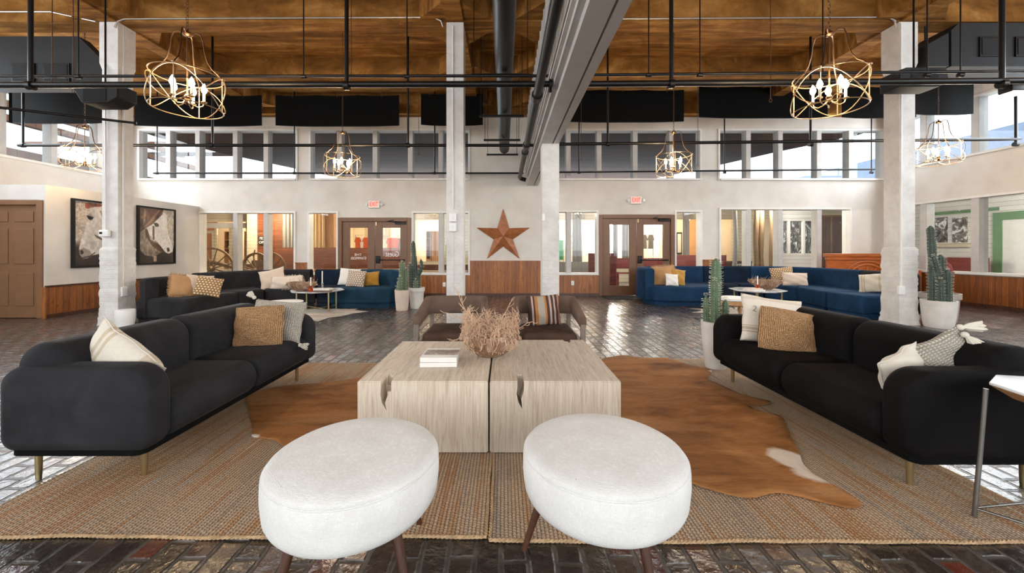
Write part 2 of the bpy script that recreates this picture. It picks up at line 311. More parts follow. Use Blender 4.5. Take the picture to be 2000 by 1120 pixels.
MT['bookcover'] = plain('white_book_cover', rgb(226, 220, 214), 0.35, var=0.04)
def _photo():
    m = Mat('cover_photograph'); p = m.co('Object'); f = m.noise(p, 14, 4, 0.7, 1.0)
    m.set(color=m.ramp(f, (0.3, rgb(58, 40, 36)), (0.5, rgb(112, 82, 72)), (0.72, rgb(196, 166, 148))), rough=0.3); return m.m
MT['photo'] = _photo()
MT['pot_white'] = plain('white_concrete_pot', rgb(214, 208, 200), 0.75, var=0.1, bump=0.3, bscale=18)
MT['pot_blush'] = plain('blush_clay_pot', rgb(206, 186, 170), 0.75, var=0.12, bump=0.2, bscale=18)
MT['pot_grey'] = plain('grey_clay_pot', rgb(168, 158, 146), 0.75, var=0.1, bump=0.2, bscale=18)
MT['soil'] = plain('dark_soil', rgb(58, 44, 34), 0.95, var=0.4, bump=0.5)
MT['cactus'] = plain('cactus_green', rgb(84, 104, 76), 0.6, var=0.25, nscale=9)
MT['cactus_dark'] = plain('dark_cactus_green', rgb(56, 72, 64), 0.6, var=0.25, nscale=9)
MT['spine'] = plain('cactus_spine', rgb(226, 218, 196), 0.7, var=0.05)
MT['redleaf'] = plain('dark_red_throw', rgb(104, 34, 24), 0.8, var=0.35, bump=0.4)
def _dots(name, base, dot, cell=0.042, r=0.26):
    m = Mat(name); p = m.co('Object'); x, y, z = m.sep(p)
    vv = m.math('DIVIDE', z, cell); row = m.math('FLOOR', vv)
    uu = m.math('ADD', m.math('DIVIDE', x, cell * 1.15), m.math('MULTIPLY', m.math('MODULO', m.math('ADD', row, 100.0), 2.0), 0.5))
    du = m.math('SUBTRACT', m.math('FRACT', uu), 0.5); dv = m.math('SUBTRACT', m.math('FRACT', vv), 0.5)
    d = m.math('SQRT', m.math('ADD', m.math('MULTIPLY', du, du), m.math('MULTIPLY', dv, dv)))
    k = m.math('LESS_THAN', m.math('ADD', d, m.math('MULTIPLY', m.noise(p, 60, 1), 0.12)), r + 0.06)
    m.set(color=m.mix(k, base, dot), rough=0.9, normal=m.bump(k, 0.5, 0.004)); return m.m
MT['dots_tan'] = _dots('tan_cloth_white_dots', rgb(158, 120, 72), rgb(238, 228, 212))
MT['dots_taupe'] = _dots('taupe_cloth_white_dots', rgb(160, 138, 120), rgb(240, 234, 224), 0.045, 0.24)
def _stripes(name, stops, axis=0, width=0.5, off=0.5):
    m = Mat(name); p = m.co('Object'); s_ = m.sep(p)[axis]
    f = m.math('ADD', m.math('DIVIDE', s_, width), off)
    r = m.n.new('ShaderNodeValToRGB'); r.color_ramp.interpolation = 'CONSTANT'; e = r.color_ramp.elements
    while len(e) < len(stops): e.new(0.5)
    for i, (a, c) in enumerate(stops): e[i].position = a; e[i].color = c
    m.put(r.inputs['Fac'], f)
    m.set(color=m.mix(m.math('MULTIPLY', m.noise(p, 60, 3, 0.7), 0.25), r.outputs['Color'], rgb(120, 100, 84)), rough=0.9, normal=m.bump(m.noise(p, 160, 2), 0.4, 0.003)); return m.m
dk = rgb(54, 30, 24); gr = rgb(170, 158, 142); och = rgb(176, 116, 58); pnk = rgb(190, 160, 146)
MT['kilim'] = _stripes('striped_kilim', [(0, dk), (.13, pnk), (.18, dk), (.23, och), (.32, gr), (.52, och), (.58, dk), (.66, pnk), (.72, dk), (.79, pnk), (.84, dk), (.92, rgb(176, 122, 96))], 0, 0.36)
crm = rgb(226, 216, 200); tn = rgb(190, 174, 150)
MT['grainsack'] = _stripes('grain_sack_stripes', [(0, crm), (.24, tn), (.265, crm), (.285, tn), (.33, crm), (.345, tn), (.36, crm), (.82, rgb(214, 202, 184)), (.86, crm)], 2, 0.5)
MT['creamstripe'] = _stripes('cream_tan_stripes', [(0, crm), (.16, rgb(202, 186, 160)), (.21, crm), (.25, rgb(202, 186, 160)), (.29, crm), (.72, rgb(206, 190, 166)), (.9, crm)], 0, 0.46)
MT['ink'] = plain('faded_ink', rgb(150, 142, 132), 0.9, var=0.1)
MT['outlet'] = plain('outlet_plastic', rgb(230, 226, 220), 0.4, var=0.02)
MT['mat'] = plain('charcoal_doormat', rgb(52, 50, 50), 0.95, var=0.2, bump=0.4)
MT['cream_siding'] = _wood('cream_lap_siding', rgb(196, 184, 160), rgb(214, 202, 178), rgb(226, 216, 196), (0.8, 8, 8), 3, 0.7, planks=('Z', 0.13), knots=False)
MT['white_siding'] = _wood('white_lap_siding', rgb(206, 204, 200), rgb(222, 220, 216), rgb(232, 230, 226), (0.8, 8, 8), 3, 0.7, planks=('Z', 0.13), knots=False)
MT['batten'] = _wood('grey_painted_batten_siding', rgb(162, 158, 156), rgb(186, 182, 180), rgb(200, 197, 194), (8, 8, 0.8), 3, 0.6, planks=('Y', 0.3), knots=False)
MT['steel_white'] = plain('white_painted_steel', rgb(196, 193, 190), 0.4, var=0.08, nscale=3)
MT['canopy'] = _wood('canopy_planks', rgb(80, 46, 20), rgb(112, 68, 32), rgb(134, 84, 42), (0.6, 8, 8), 3, 0.7, planks=('Y', 0.25), knots=False)
MT['slate_roof'] = plain('blue_grey_metal_roof', rgb(124, 136, 158), 0.5, var=0.08)
MT['green'] = plain('green_paint', rgb(96, 134, 96), 0.55, var=0.12)
MT['green_sign'] = plain('bright_green_sign', rgb(40, 132, 74), 0.5, var=0.08)
MT['curtain'] = _wood('grey_curtain', rgb(92, 88, 84), rgb(126, 122, 116), rgb(150, 146, 140), (14, 14, 0.4), 3, 0.9, knots=False)
MT['curtain_tan'] = _wood('tan_curtain', rgb(150, 120, 84), rgb(180, 150, 112), rgb(200, 172, 134), (14, 14, 0.4), 3, 0.9, knots=False)
MT['orange_cloth'] = cloth('orange_shirt_cloth', rgb(206, 92, 48), 300)
MT['grey_cloth'] = cloth('grey_shirt_cloth', rgb(120, 116, 112), 300)
MT['plaster'] = plain('cream_plaster', rgb(220, 206, 182), 0.8, var=0.05)
MT['peach'] = plain('peach_plaster', rgb(214, 164, 116), 0.8, var=0.08)
def _mural():
    m = Mat('silver_foliage_mural'); p = m.pos((1.6, 1, 0.8)); f = m.noise(p, 3.2, 5, 0.65, 2.2)
    m.set(color=m.ramp(f, (0.40, rgb(40, 40, 42)), (0.48, rgb(98, 98, 100)), (0.555, rgb(126, 122, 118)), (0.575, rgb(214, 226, 232)), (0.7, rgb(240, 244, 246))), rough=0.35); return m.m
MT['mural'] = _mural()
MT['lamp_warm'] = emit('warm_lamp_glass', (1.0, 0.78, 0.5, 1), 9)
MT['lamp_white'] = emit('white_lamp_glass', (1.0, 0.94, 0.85, 1), 22)
# ------------------------------------------------------------------ geometry helpers
class MB:
    def __init__(s): s.v = []; s.f = []; s.sm = []
    def add(s, vs, fs, smooth=False):
        o = len(s.v); s.v += [tuple(p) for p in vs]; s.f += [tuple(i + o for i in f) for f in fs]; s.sm += [smooth] * len(fs); return s
    def box(s, x0, x1, y0, y1, z0, z1):
        vs = [(x0, y0, z0), (x1, y0, z0), (x1, y1, z0), (x0, y1, z0), (x0, y0, z1), (x1, y0, z1), (x1, y1, z1), (x0, y1, z1)]
        return s.add(vs, [(3, 2, 1, 0), (4, 5, 6, 7), (0, 1, 5, 4), (1, 2, 6, 5), (2, 3, 7, 6), (3, 0, 4, 7)])
    def tube(s, pts, r, n=8, closed=False, cap=True):
        P = [Vector(p) for p in pts]; k = len(P); rs = r if isinstance(r, (list, tuple)) else [r] * k
        vs = []; up = None
        for i, p in enumerate(P):
            if closed: d = P[(i + 1) % k] - P[i - 1]
            else: d = P[min(i + 1, k - 1)] - P[max(i - 1, 0)]
            if d.length < 1e-9: d = Vector((0, 0, 1))
            d.normalize()
            if up is None:
                up = Vector((0, 0, 1)) if abs(d.z) < 0.9 else Vector((1, 0, 0))
            a = d.cross(up)
            if a.length < 1e-6: a = d.cross(Vector((0.3, 1, 0.2)))
            a.normalize(); b = d.cross(a); b.normalize(); up = a.cross(d)
            for j in range(n):
                t = 2 * PI * j / n; q = p + (a * math.cos(t) + b * math.sin(t)) * rs[i]; vs.append(q)
        fs = []
        for i in range(k if closed else k - 1):
            for j in range(n):
                a0 = i * n + j; a1 = i * n + (j + 1) % n; b0 = ((i + 1) % k) * n + j; b1 = ((i + 1) % k) * n + (j + 1) % n
                fs.append((a0, a1, b1, b0))
        if cap and not closed:
            fs.append(tuple(range(n - 1, -1, -1))); fs.append(tuple((k - 1) * n + j for j in range(n)))
        return s.add(vs, fs, True)
    def lathe(s, prof, c=(0, 0, 0), n=24, sx=1, sy=1, capb=True, capt=True):
        vs = []; m = len(prof)
        for r, z in prof:
            for j in range(n):
                t = 2 * PI * j / n; vs.append((c[0] + r * math.cos(t) * sx, c[1] + r * math.sin(t) * sy, c[2] + z))
        fs = [(i * n + j, i * n + (j + 1) % n, (i + 1) * n + (j + 1) % n, (i + 1) * n + j) for i in range(m - 1) for j in range(n)]
        if capb: fs.append(tuple(range(n - 1, -1, -1)))
        if capt: fs.append(tuple((m - 1) * n + j for j in range(n)))
        return s.add(vs, fs, True)
    def sphere(s, c, r, n=12, m=8, sc=(1, 1, 1)):
        prof = [(max(1e-4, r * math.sin(PI * i / m)), -r * math.cos(PI * i / m)) for i in range(m + 1)]
        vs = []
        for rr, z in prof:
            for j in range(n):
                t = 2 * PI * j / n; vs.append((c[0] + rr * math.cos(t) * sc[0], c[1] + rr * math.sin(t) * sc[1], c[2] + z * sc[2]))
        fs = [(i * n + j, i * n + (j + 1) % n, (i + 1) * n + (j + 1) % n, (i + 1) * n + j) for i in range(m) for j in range(n)]
        return s.add(vs, fs, True)
    def prism(s, poly, a0, a1, axis='Z', smooth=False):
        def q(u, v, w):
            return (u, v, w) if axis == 'Z' else ((u, w, v) if axis == 'Y' else (w, u, v))
        n = len(poly); vs = [q(u, v, a0) for u, v in poly] + [q(u, v, a1) for u, v in poly]
        fs = [tuple(range(n - 1, -1, -1)), tuple(range(n, 2 * n))] + [(i, (i + 1) % n, n + (i + 1) % n, n + i) for i in range(n)]
        return s.add(vs, fs, smooth)
    def rbox(s, x0, x1, y0, y1, z0, z1, r=(0.05, 0.05, 0.05), k=6, e=1.0):
        if not isinstance(r, (tuple, list)): r = (r, r, r)
        c = ((x0 + x1) / 2, (y0 + y1) / 2, (z0 + z1) / 2); h = ((x1 - x0) / 2, (y1 - y0) / 2, (z1 - z0) / 2)
        rr = [min(r[i], h[i]) for i in range(3)]; inn = [h[i] - rr[i] for i in range(3)]
        th = []
        for q in range(2):
            for i in range(k + 1): th.append((-PI / 2 + q * PI / 2 + i * PI / 2 / k, -1 if q == 0 else 1))
        ph = []
        for q in range(4):
            for i in range(k + 1): ph.append((q * PI / 2 + i * PI / 2 / k, (1, -1, -1, 1)[q], (1, 1, -1, -1)[q]))
        vs = []
        for t, sz in th:
            for p, sx, sy in ph:
                ct = max(0.0, math.cos(t)); nx = ct * math.cos(p); ny = ct * math.sin(p); nz = math.sin(t)
                vs.append((c[0] + sx * inn[0] + rr[0] * nx, c[1] + sy * inn[1] + rr[1] * ny, c[2] + sz * inn[2] + rr[2] * nz))
        n = len(ph); m = len(th)
        fs = [(i * n + j, i * n + (j + 1) % n, (i + 1) * n + (j + 1) % n, (i + 1) * n + j) for i in range(m - 1) for j in range(n)]
        fs.append(tuple(range(n - 1, -1, -1))); fs.append(tuple((m - 1) * n + j for j in range(n)))
        return s.add(vs, fs, True)
    def sweep(s, prof, path, cap=True):
        """prof: (d, z) pairs, d measured along the path point's inward normal; path: (x, y, nx, ny)"""
        n = len(prof); vs = [(x + nx * d, y + ny * d, z) for (x, y, nx, ny) in path for d, z in prof]; k = len(path)
        fs = [(i * n + j, i * n + (j + 1) % n, (i + 1) * n + (j + 1) % n, (i + 1) * n + j) for i in range(k - 1) for j in range(n)]
        if cap: fs += [tuple(range(n - 1, -1, -1)), tuple((k - 1) * n + j for j in range(n))]
        return s.add(vs, fs, True)
    def xf(s, M): s.v = [tuple(M @ Vector(p)) for p in s.v]; return s

def wm(o):
    m = Matrix.LocRotScale(o.location, o.rotation_euler, o.scale)
    return wm(o.parent) @ m if o.parent else m

def obj(name, mb, m, parent=None, W=True, bevel=0, seg=3, sub=0, fix=True, auto=True):
    me = bpy.data.meshes.new(name); me.from_pydata(mb.v, [], mb.f)
    bmm = bmesh.new(); bmm.from_mesh(me)
    bmesh.ops.remove_doubles(bmm, verts=bmm.verts, dist=1e-5)
    if fix: bmesh.ops.recalc_face_normals(bmm, faces=bmm.faces)
    bmm.to_mesh(me); bmm.free()
    sm = any(mb.sm)
    if sm or bevel or sub:
        me.shade_smooth()
        if auto and hasattr(me, 'set_sharp_from_angle'): me.set_sharp_from_angle(angle=R(50))
    o = bpy.data.objects.new(name, me); C.objects.link(o)
    if m is not None: me.materials.append(MT[m] if isinstance(m, str) else m)
    if parent is not None:
        o.parent = parent
        if W: me.transform(wm(parent).inverted())
    if bevel:
        b = o.modifiers.new('bevel', 'BEVEL'); b.width = bevel; b.segments = seg; b.limit_method = 'ANGLE'; b.angle_limit = R(40); b.harden_normals = False
    if sub:
        q = o.modifiers.new('sub', 'SUBSURF'); q.levels = sub; q.render_levels = sub
    return o
def tag(o, label, cat, group=None, kind=None):
    if label: o['label'] = label
    if cat: o['category'] = cat
    if group: o['group'] = group
    if kind: o['kind'] = kind
    return o
def T(name, label, cat, loc=(0, 0, 0), rz=0, group=None):
    o = bpy.data.objects.new(name, None); C.objects.link(o); o.empty_display_size = 0.1
    o.location = loc; o.rotation_euler = (0, 0, rz); return tag(o, label, cat, group)
def center(o):
    """moves a top-level mesh's origin to its bottom centre"""
    me = o.data; vs = [v.co.copy() for v in me.vertices]
    c = Vector(((min(v.x for v in vs) + max(v.x for v in vs)) / 2, (min(v.y for v in vs) + max(v.y for v in vs)) / 2, min(v.z for v in vs)))
    me.transform(Matrix.Translation(-c)); o.location = o.location + c; return o
def solo(name, mb, m, label, cat, group=None, **k): return tag(center(obj(name, mb, m, **k)), label, cat, group)
def struct(name, mb, m, parent=None, **k):
    o = obj(name, mb, m, parent, **k)
    if parent is None: o['kind'] = 'structure'
    return o
def text(name, body, size, m, loc, rot, parent=None, depth=0.002, label=None, cat=None, mirror=False, width=None):
    cu = bpy.data.curves.new(name, 'FONT'); cu.body = body; cu.size = size; cu.align_x = 'CENTER'; cu.align_y = 'CENTER'; cu.extrude = depth
    t = bpy.data.objects.new(name, cu); C.objects.link(t)
    me = bpy.data.meshes.new_from_object(t); bpy.data.objects.remove(t); bpy.data.curves.remove(cu)
    if width:
        xs = [v.co.x for v in me.vertices]; f = width / max(1e-4, max(xs) - min(xs)); me.transform(Matrix.Diagonal((f, 1, 1, 1)))
    if mirror: me.transform(Matrix.Diagonal((-1, 1, 1, 1))); me.flip_normals()
    me.name = name; me.materials.clear(); me.materials.append(MT[m])
    o = bpy.data.objects.new(name, me); C.objects.link(o)
    M = Matrix.LocRotScale(Vector(loc), Euler(rot), Vector((1, 1, 1))); me.transform(M)
    if parent is not None: o.parent = parent; me.transform(wm(parent).inverted())
    return o
def copy_tree(o, parent=None):
    c = o.copy(); C.objects.link(c); c.parent = parent
    for ch in list(o.children): copy_tree(ch, c)
    return c
def holes(mb, x0, x1, z0, z1, ops, put):
    """wall x0..x1 by z0..z1 less the openings (a,b,c,d); put(xa,xb,za,zb) adds a box"""
    xs = sorted({x0, x1, *[o[0] for o in ops], *[o[1] for o in ops]}); xs = [x for x in xs if x0 <= x <= x1]
    for a, b in zip(xs[:-1], xs[1:]):
        if b - a < 1e-4: continue
        cur = z0; mid = (a + b) / 2
        for o in sorted([o for o in ops if o[0] < mid < o[1]], key=lambda o: o[2]):
            if o[2] > cur + 1e-4: put(a, b, cur, o[2])
            cur = o[3]
        if z1 > cur + 1e-4: put(a, b, cur, z1)

# ------------------------------------------------------------------ the room
F = 750.0; YB = 10.4; K = YB / F
def bx(px): return (px - 985) * K            # distances measured along the back wall
def bz(py): return CAMZ + (490 - py) * K
XL, XR, YF, ZC = -10.2, 10.3, -5.0, 5.36
fl = MB(); fl.box(-16, 17, YF - 1, 18, -0.12, 0.0); struct('floor', fl, 'floor')

UP = (3.12, 4.52)
up_groups = [[bx(270), bx(328.5), bx(386), bx(459.5), bx(519.5), bx(582)], [bx(604), bx(663), bx(732.5), bx(801.5), bx(861), bx(918)],
             [bx(1075), bx(1110), bx(1170), bx(1240.5), bx(1311.5), bx(1370)], [bx(1402), bx(1461.5), bx(1524), bx(1599.5), bx(1662), bx(1728)]]
lo_groups = [([bx(388), bx(460), bx(519.5), bx(578)], 0.57, bz(413)), ([bx(601), bx(661)], 0.57, bz(413)), ([bx(804), bx(861), bx(918)], 0.57, bz(413)),
             ([bx(1062), bx(1111), bx(1169)], 0.57, bz(411)), ([bx(1317), bx(1371)], 0.57, bz(411)), ([bx(1404), bx(1462), bx(1523.5), bx(1600), bx(1662)], 0.6, bz(406))]
doors = [(bx(661), bx(804), bz(426)), (bx(1169), bx(1317), bz(420))]
ops = [(g[0], g[-1], UP[0], UP[1]) for g in up_groups] + [(g[0], g[-1], a, b) for g, a, b in lo_groups] + [(a, b, 0, c) for a, b, c in doors]
wb = MB(); holes(wb, XL - 0.2, XR + 0.2, 0, 5.6, ops, lambda a, b, c, d: wb.box(a, b, YB, YB + 0.2, c, d)); struct('wall_back', wb, 'white_wall')

# side walls
RM = [9.44, 8.40, 7.38, 6.36, 5.34, 4.32, 3.3, 2.28, 1.26, 0.24, -0.78, -1.8, -2.82, -3.84]
LM = [9.68, 8.70, 7.80, 6.9, 6.0, 5.1, 4.2, 3.3, 2.4, 1.5, 0.6, -0.3, -1.2, -2.1, -3.0, -3.9]
wl_ = MB(); holes(wl_, YF, YB, 0, 5.6, [(-4.5, 10.3, 3.12, 4.56)], lambda a, b, c, d: wl_.box(XL - 0.2, XL, a, b, c, d)); struct('wall_left', wl_, 'white_wall')
wr_ = MB(); holes(wr_, YF, YB, 0, 5.6, [(-4.5, 10.25, 3.30, 4.62), (2.0, 10.2, 0.70, 2.42)], lambda a, b, c, d: wr_.box(XR, XR + 0.2, a, b, c, d)); struct('wall_right', wr_, 'white_wall')
wf_ = MB(); fo = [(-9 + i * 3.0, -9 + i * 3.0 + 2.6, 0.8, 4.6) for i in range(6)]
holes(wf_, XL, XR, 0, 5.6, fo, lambda a, b, c, d: wf_.box(a, b, YF - 0.2, YF, c, d)); struct('wall_front', wf_, 'white_wall')

wi = [0]
def window(xs, z0, z1, axis='X', at=YB, fw=0.05, mw=0.13, inward=-1, frame='white_trim'):
    """one framed strip of fixed panes: frame, mullions and one pane per bay"""
    wi[0] += 1
    r = bpy.data.objects.new('window_%d' % wi[0], None); C.objects.link(r); r['kind'] = 'structure'
    a, b = xs[0], xs[-1]
    r.location = ((a + b) / 2, at, z0) if axis == 'X' else (at, (a + b) / 2, z0)
    d0, d1 = (at - 0.03, at + 0.22) if inward < 0 else (at - 0.22, at + 0.03)
    def B(mb, u0, u1, w0, w1, e0, e1):
        if axis == 'X': mb.box(u0, u1, e0, e1, w0, w1)
        else: mb.box(e0, e1, u0, u1, w0, w1)
    fr = MB()
    B(fr, a, a + fw, z0, z1, d0, d1); B(fr, b - fw, b, z0, z1, d0, d1); B(fr, a + fw, b - fw, z1 - fw, z1, d0, d1)
    s0, s1 = (d0 - 0.04, d1) if inward < 0 else (d0, d1 + 0.04)
    B(fr, a + fw, b - fw, z0, z0 + fw, s0, s1)
    obj('window_frame', fr, frame, r)
    for x in xs[1:-1]:
        mu = MB(); B(mu, x - mw / 2, x + mw / 2, z0 + fw, z1 - fw, d0 + 0.02, d1 - 0.02)
        obj('mullion', mu, 'grey_trim', r, bevel=0.006, seg=1)
    mid = (d0 + d1) / 2
    ed = [a + fw] + [v for x in xs[1:-1] for v in (x - mw / 2, x + mw / 2)] + [b - fw]
    for i in range(0, len(ed), 2):
        p = MB(); B(p, ed[i], ed[i + 1], z0 + fw, z1 - fw, mid - 0.004, mid + 0.004); obj('pane', p, 'glass', r)
    return r
for g in up_groups: window(g, UP[0], UP[1])
for g, a, b in lo_groups: window(g, a, b)
window(sorted([10.3] + LM + [-4.5]), 3.12, 4.56, 'Y', XL, inward=1)
window(sorted([10.25] + RM + [-4.5]), 3.30, 4.62, 'Y', XR, inward=-1, mw=0.15)
window(sorted([10.2] + RM[:8] + [2.0]), 0.70, 2.42, 'Y', XR, inward=-1, mw=0.15)
for i, (a, b, c, d) in enumerate(fo): window([a, (a + b) / 2, b], c, d, 'X', YF, inward=1)

# wainscots and trims
ti = [0]
def trim(mb, m, **k):
    ti[0] += 1; return struct('trim_%d' % ti[0], mb, m, **k)
wd = YB - 0.035
t = MB(); lo_seg = [(bx(388), bx(578), 0.56), (bx(578), bx(601), 0.87), (bx(601), bx(661), 0.56), (bx(804), bx(918), 0.56), (bx(918), bx(1062), 0.92), (bx(1062), bx(1169), 0.56), (bx(1317), bx(1371), 0.56), (bx(1371), bx(1404), 0.95), (bx(1404), XR, 0.58)]
for a, b, h in lo_seg:
    t = MB(); t.box(a, b, wd, YB, 0.07, h); trim(t, 'wainscot')
    c = MB(); c.box(a, b, wd - 0.02, YB, h - 0.001, h + 0.03); trim(c, 'wainscot' if h > 0.8 else 'white_trim')
    c = MB(); c.box(a, b, wd - 0.015, YB, 0, 0.07); trim(c, 'walnut')
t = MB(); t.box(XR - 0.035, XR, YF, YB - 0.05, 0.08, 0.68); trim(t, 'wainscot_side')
t = MB(); t.box(XR - 0.05, XR, YF, YB - 0.05, 0, 0.08); trim(t, 'walnut')

# ceiling: slab, cross beams, long girders and 45 degree haunches
ce = MB(); ce.box(XL - 0.2, XR + 0.2, YF - 0.2, YB + 0.2, ZC, ZC + 0.2); cei = struct('ceiling', ce, 'ceiling')
BZ = 4.97
cross = [(-3.7, -3.4), (-0.2, 0.1), (3.0, 3.3), (6.28, 6.6), (8.25, 8.5), (10.12, YB)]
for i, (a, b) in enumerate(cross):
    zz = BZ if i < 5 else 4.84
    m = MB(); m.box(XL, XR, a, b, zz, ZC); trim(m, 'ceiling')
girders = [-6.48, -0.81, 0.76, 6.62]
for x in girders:
    m = MB(); m.box(x - 0.14, x + 0.14, YF, YB, BZ + 0.001, ZC); trim(m, 'ceiling')
for x in girders:
    for (a, b) in cross[3:]:
        for s in (-1, 1):
            m = MB(); e = x + s * 0.14
            m.prism([(e, a), (e + s * 0.45, a), (e, a - 0.45)], BZ + 0.03, ZC, 'Z')
            if b < YB - 0.1: m.prism([(e, b), (e + s * 0.45, b), (e, b + 0.45)], BZ + 0.03, ZC, 'Z')
            trim(m, 'ceiling')

# left low room: its front wall with the panel door, and the picture wall
XH, YH, ZH = -8.25, 6.9, 2.36
lw = MB(); dx0, dx1, dz = -9.62, -8.27, 2.05
# front wall faces the camera
holes(lw, XL, XH, 0, ZH, [(-9.42, -8.36, 0, 2.07)], lambda a, b, c, d: lw.box(a, b, YH, YH + 0.12, c, d))
lw.box(XH - 0.12, XH, YH + 0.12, YB, 0, ZH); lw.box(XL, XH, YH + 0.001, YB, ZH, ZH + 0.05)
struct('wall_side', lw, 'white_wall')
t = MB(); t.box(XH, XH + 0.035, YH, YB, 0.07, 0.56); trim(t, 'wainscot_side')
t = MB(); t.box(XH, XH + 0.05, YH - 0.01, YB, 0.56, 0.59); trim(t, 'walnut')
t = MB(); t.box(XH, XH + 0.045, YH, YB, 0, 0.07); trim(t, 'walnut')
t = MB(); t.box(-8.29, XH + 0.03, YH - 0.03, YH, 0, 0.56); trim(t, 'wainscot')

def six_panel_door():
    r = bpy.data.objects.new('door_1', None); C.objects.link(r); r['kind'] = 'structure'; r.location = (-8.89, YH, 0)
    fr = MB(); fr.box(-9.5, -9.4, YH - 0.03, YH + 0.1, 0, 2.13); fr.box(-8.38, -8.28, YH - 0.03, YH + 0.1, 0, 2.13); fr.box(-9.4, -8.38, YH - 0.03, YH + 0.1, 2.04, 2.13)
    obj('door_frame', fr, 'door_tan', r, bevel=0.01, seg=2)
    L = MB(); L.box(-9.4, -8.38, YH + 0.03, YH + 0.07, 0.01, 2.04)
    lf = obj('door_leaf', L, 'door_tan', r)
    for (x0, x1) in ((-9.29, -8.95), (-8.83, -8.49)):
        for (z0, z1) in ((0.22, 0.82), (0.98, 1.62), (1.74, 1.93)):
            p = MB(); p.box(x0, x1, YH + 0.018, YH + 0.031, z0, z1); obj('raised_panel', p, 'door_tan', lf, bevel=0.011, seg=2)
six_panel_door()

def glazed_pair(n, x0, x1, z1, lower=0.27):
    r = bpy.data.objects.new('door_%d' % n, None); C.objects.link(r); r['kind'] = 'structure'; r.location = ((x0 + x1) / 2, YB, 0)
    fw = 0.11; fr = MB(); fr.box(x0, x0 + fw, YB - 0.05, YB + 0.2, 0, z1); fr.box(x1 - fw, x1, YB - 0.05, YB + 0.2, 0, z1); fr.box(x0 + fw, x1 - fw, YB - 0.05, YB + 0.2, z1 - 0.1, z1)
    obj('door_frame', fr, 'door_brown', r, bevel=0.008, seg=2)
    xm = (x0 + x1) / 2
    for k, (a, b) in enumerate(((x0 + fw + 0.005, xm - 0.006), (xm + 0.006, x1 - fw - 0.005))):
        L = MB(); st = 0.19; y0, y1 = YB - 0.01, YB + 0.04; zt = z1 - 0.105
        L.box(a, a + st, y0, y1, 0.01, zt); L.box(b - st, b, y0, y1, 0.01, zt); L.box(a + st, b - st, y0, y1, 0.01, lower); L.box(a + st, b - st, y0, y1, zt - 0.16, zt)
        lf = obj('door_leaf', L, 'door_brown', r, bevel=0.005, seg=1)
        g = MB(); g.box(a + st, b - st, YB + 0.012, YB + 0.018, lower, zt - 0.16); obj('door_glass', g, 'glass', lf)
        if k == 1:
            h = MB(); h.tube([(a + 0.1, y0 - 0.05, 0.97), (b - 0.08, y0 - 0.05, 0.97)], 0.016); h.tube([(a + 0.1, y0, 0.97), (a + 0.1, y0 - 0.05, 0.97)], 0.02)
            h.rbox(a + 0.02, a + 0.14, y0 - 0.04, y0, 0.88, 1.08, 0.02); h.tube([(b - 0.08, y0, 0.97), (b - 0.08, y0 - 0.05, 0.97)], 0.02)
            obj('panic_bar', h, 'black_metal', lf)
            cl = MB(); cl.box(b - 0.32, b - 0.04, y0 - 0.07, y0 + 0.0, zt - 0.07, zt - 0.01); cl.tube([(b - 0.1, y0 - 0.06, zt - 0.02), (b - 0.5, y0 - 0.1, zt + 0.005), (b - 0.34, y0 - 0.03, zt + 0.05)], 0.01, 6)
            obj('door_closer', cl, 'black_metal', lf)
            bt = MB(); bt.box(a + 0.015, a + 0.045, y0 - 0.015, y0, zt - 0.1, zt - 0.01); obj('surface_bolt', bt, 'brass', lf)
    return r
dl = glazed_pair(2, *doors[0]); dr = glazed_pair(3, *doors[1])
# etched lettering on the door glass, read from the far side
def etch(par, body, size, x, z, width): text('glass_lettering', body, size, 'plastic', (x, YB + 0.008, z), (R(90), 0, 0), par, 0.0008, mirror=True, width=width)
etch(dl, 'THE', 0.09, bx(699), bz(498), 0.2); etch(dl, 'STAMPEDES', 0.1, bx(700), bz(505), 0.42)
etch(dl, 'Guest', 0.2, bx(766), bz(497), 0.36)
etch(dr, '7225', 0.2, bx(1279), bz(449), 0.38); etch(dr, 'Country', 0.16, bx(1275), bz(500), 0.36); etch(dr, 'MMM', 0.1, bx(1210), bz(493), 0.14)

# columns
def column(x, y, h, label, lower=True, hw=0.14):
    r = T('column', label, 'column', (x, y, 0), 0, 'painted columns of the hall')
    m = MB()
    if lower:
        a = hw + 0.012
        m.add(*rough_shaft(x, y, a, 0.0, 1.28)); m.box(x - hw + .01, x + hw - .01, y - hw + .01, y + hw - .01, 1.27, 4.25); m.box(x - a, x + a, y - a, y + a, 4.3, h)
        ch = hw - .01
        m.add([(x - ch, y - ch, 4.2), (x + ch, y - ch, 4.2), (x + ch, y + ch, 4.2), (x - ch, y + ch, 4.2), (x - a, y - a, 4.3), (x + a, y - a, 4.3), (x + a, y + a, 4.3), (x - a, y + a, 4.3)],
              [(0, 1, 5, 4), (1, 2, 6, 5), (2, 3, 7, 6), (3, 0, 4, 7)])
    else: m.box(x - hw, x + hw, y - hw, y + hw, 0, h)
    obj('shaft', m, 'column', r, fix=False); return r
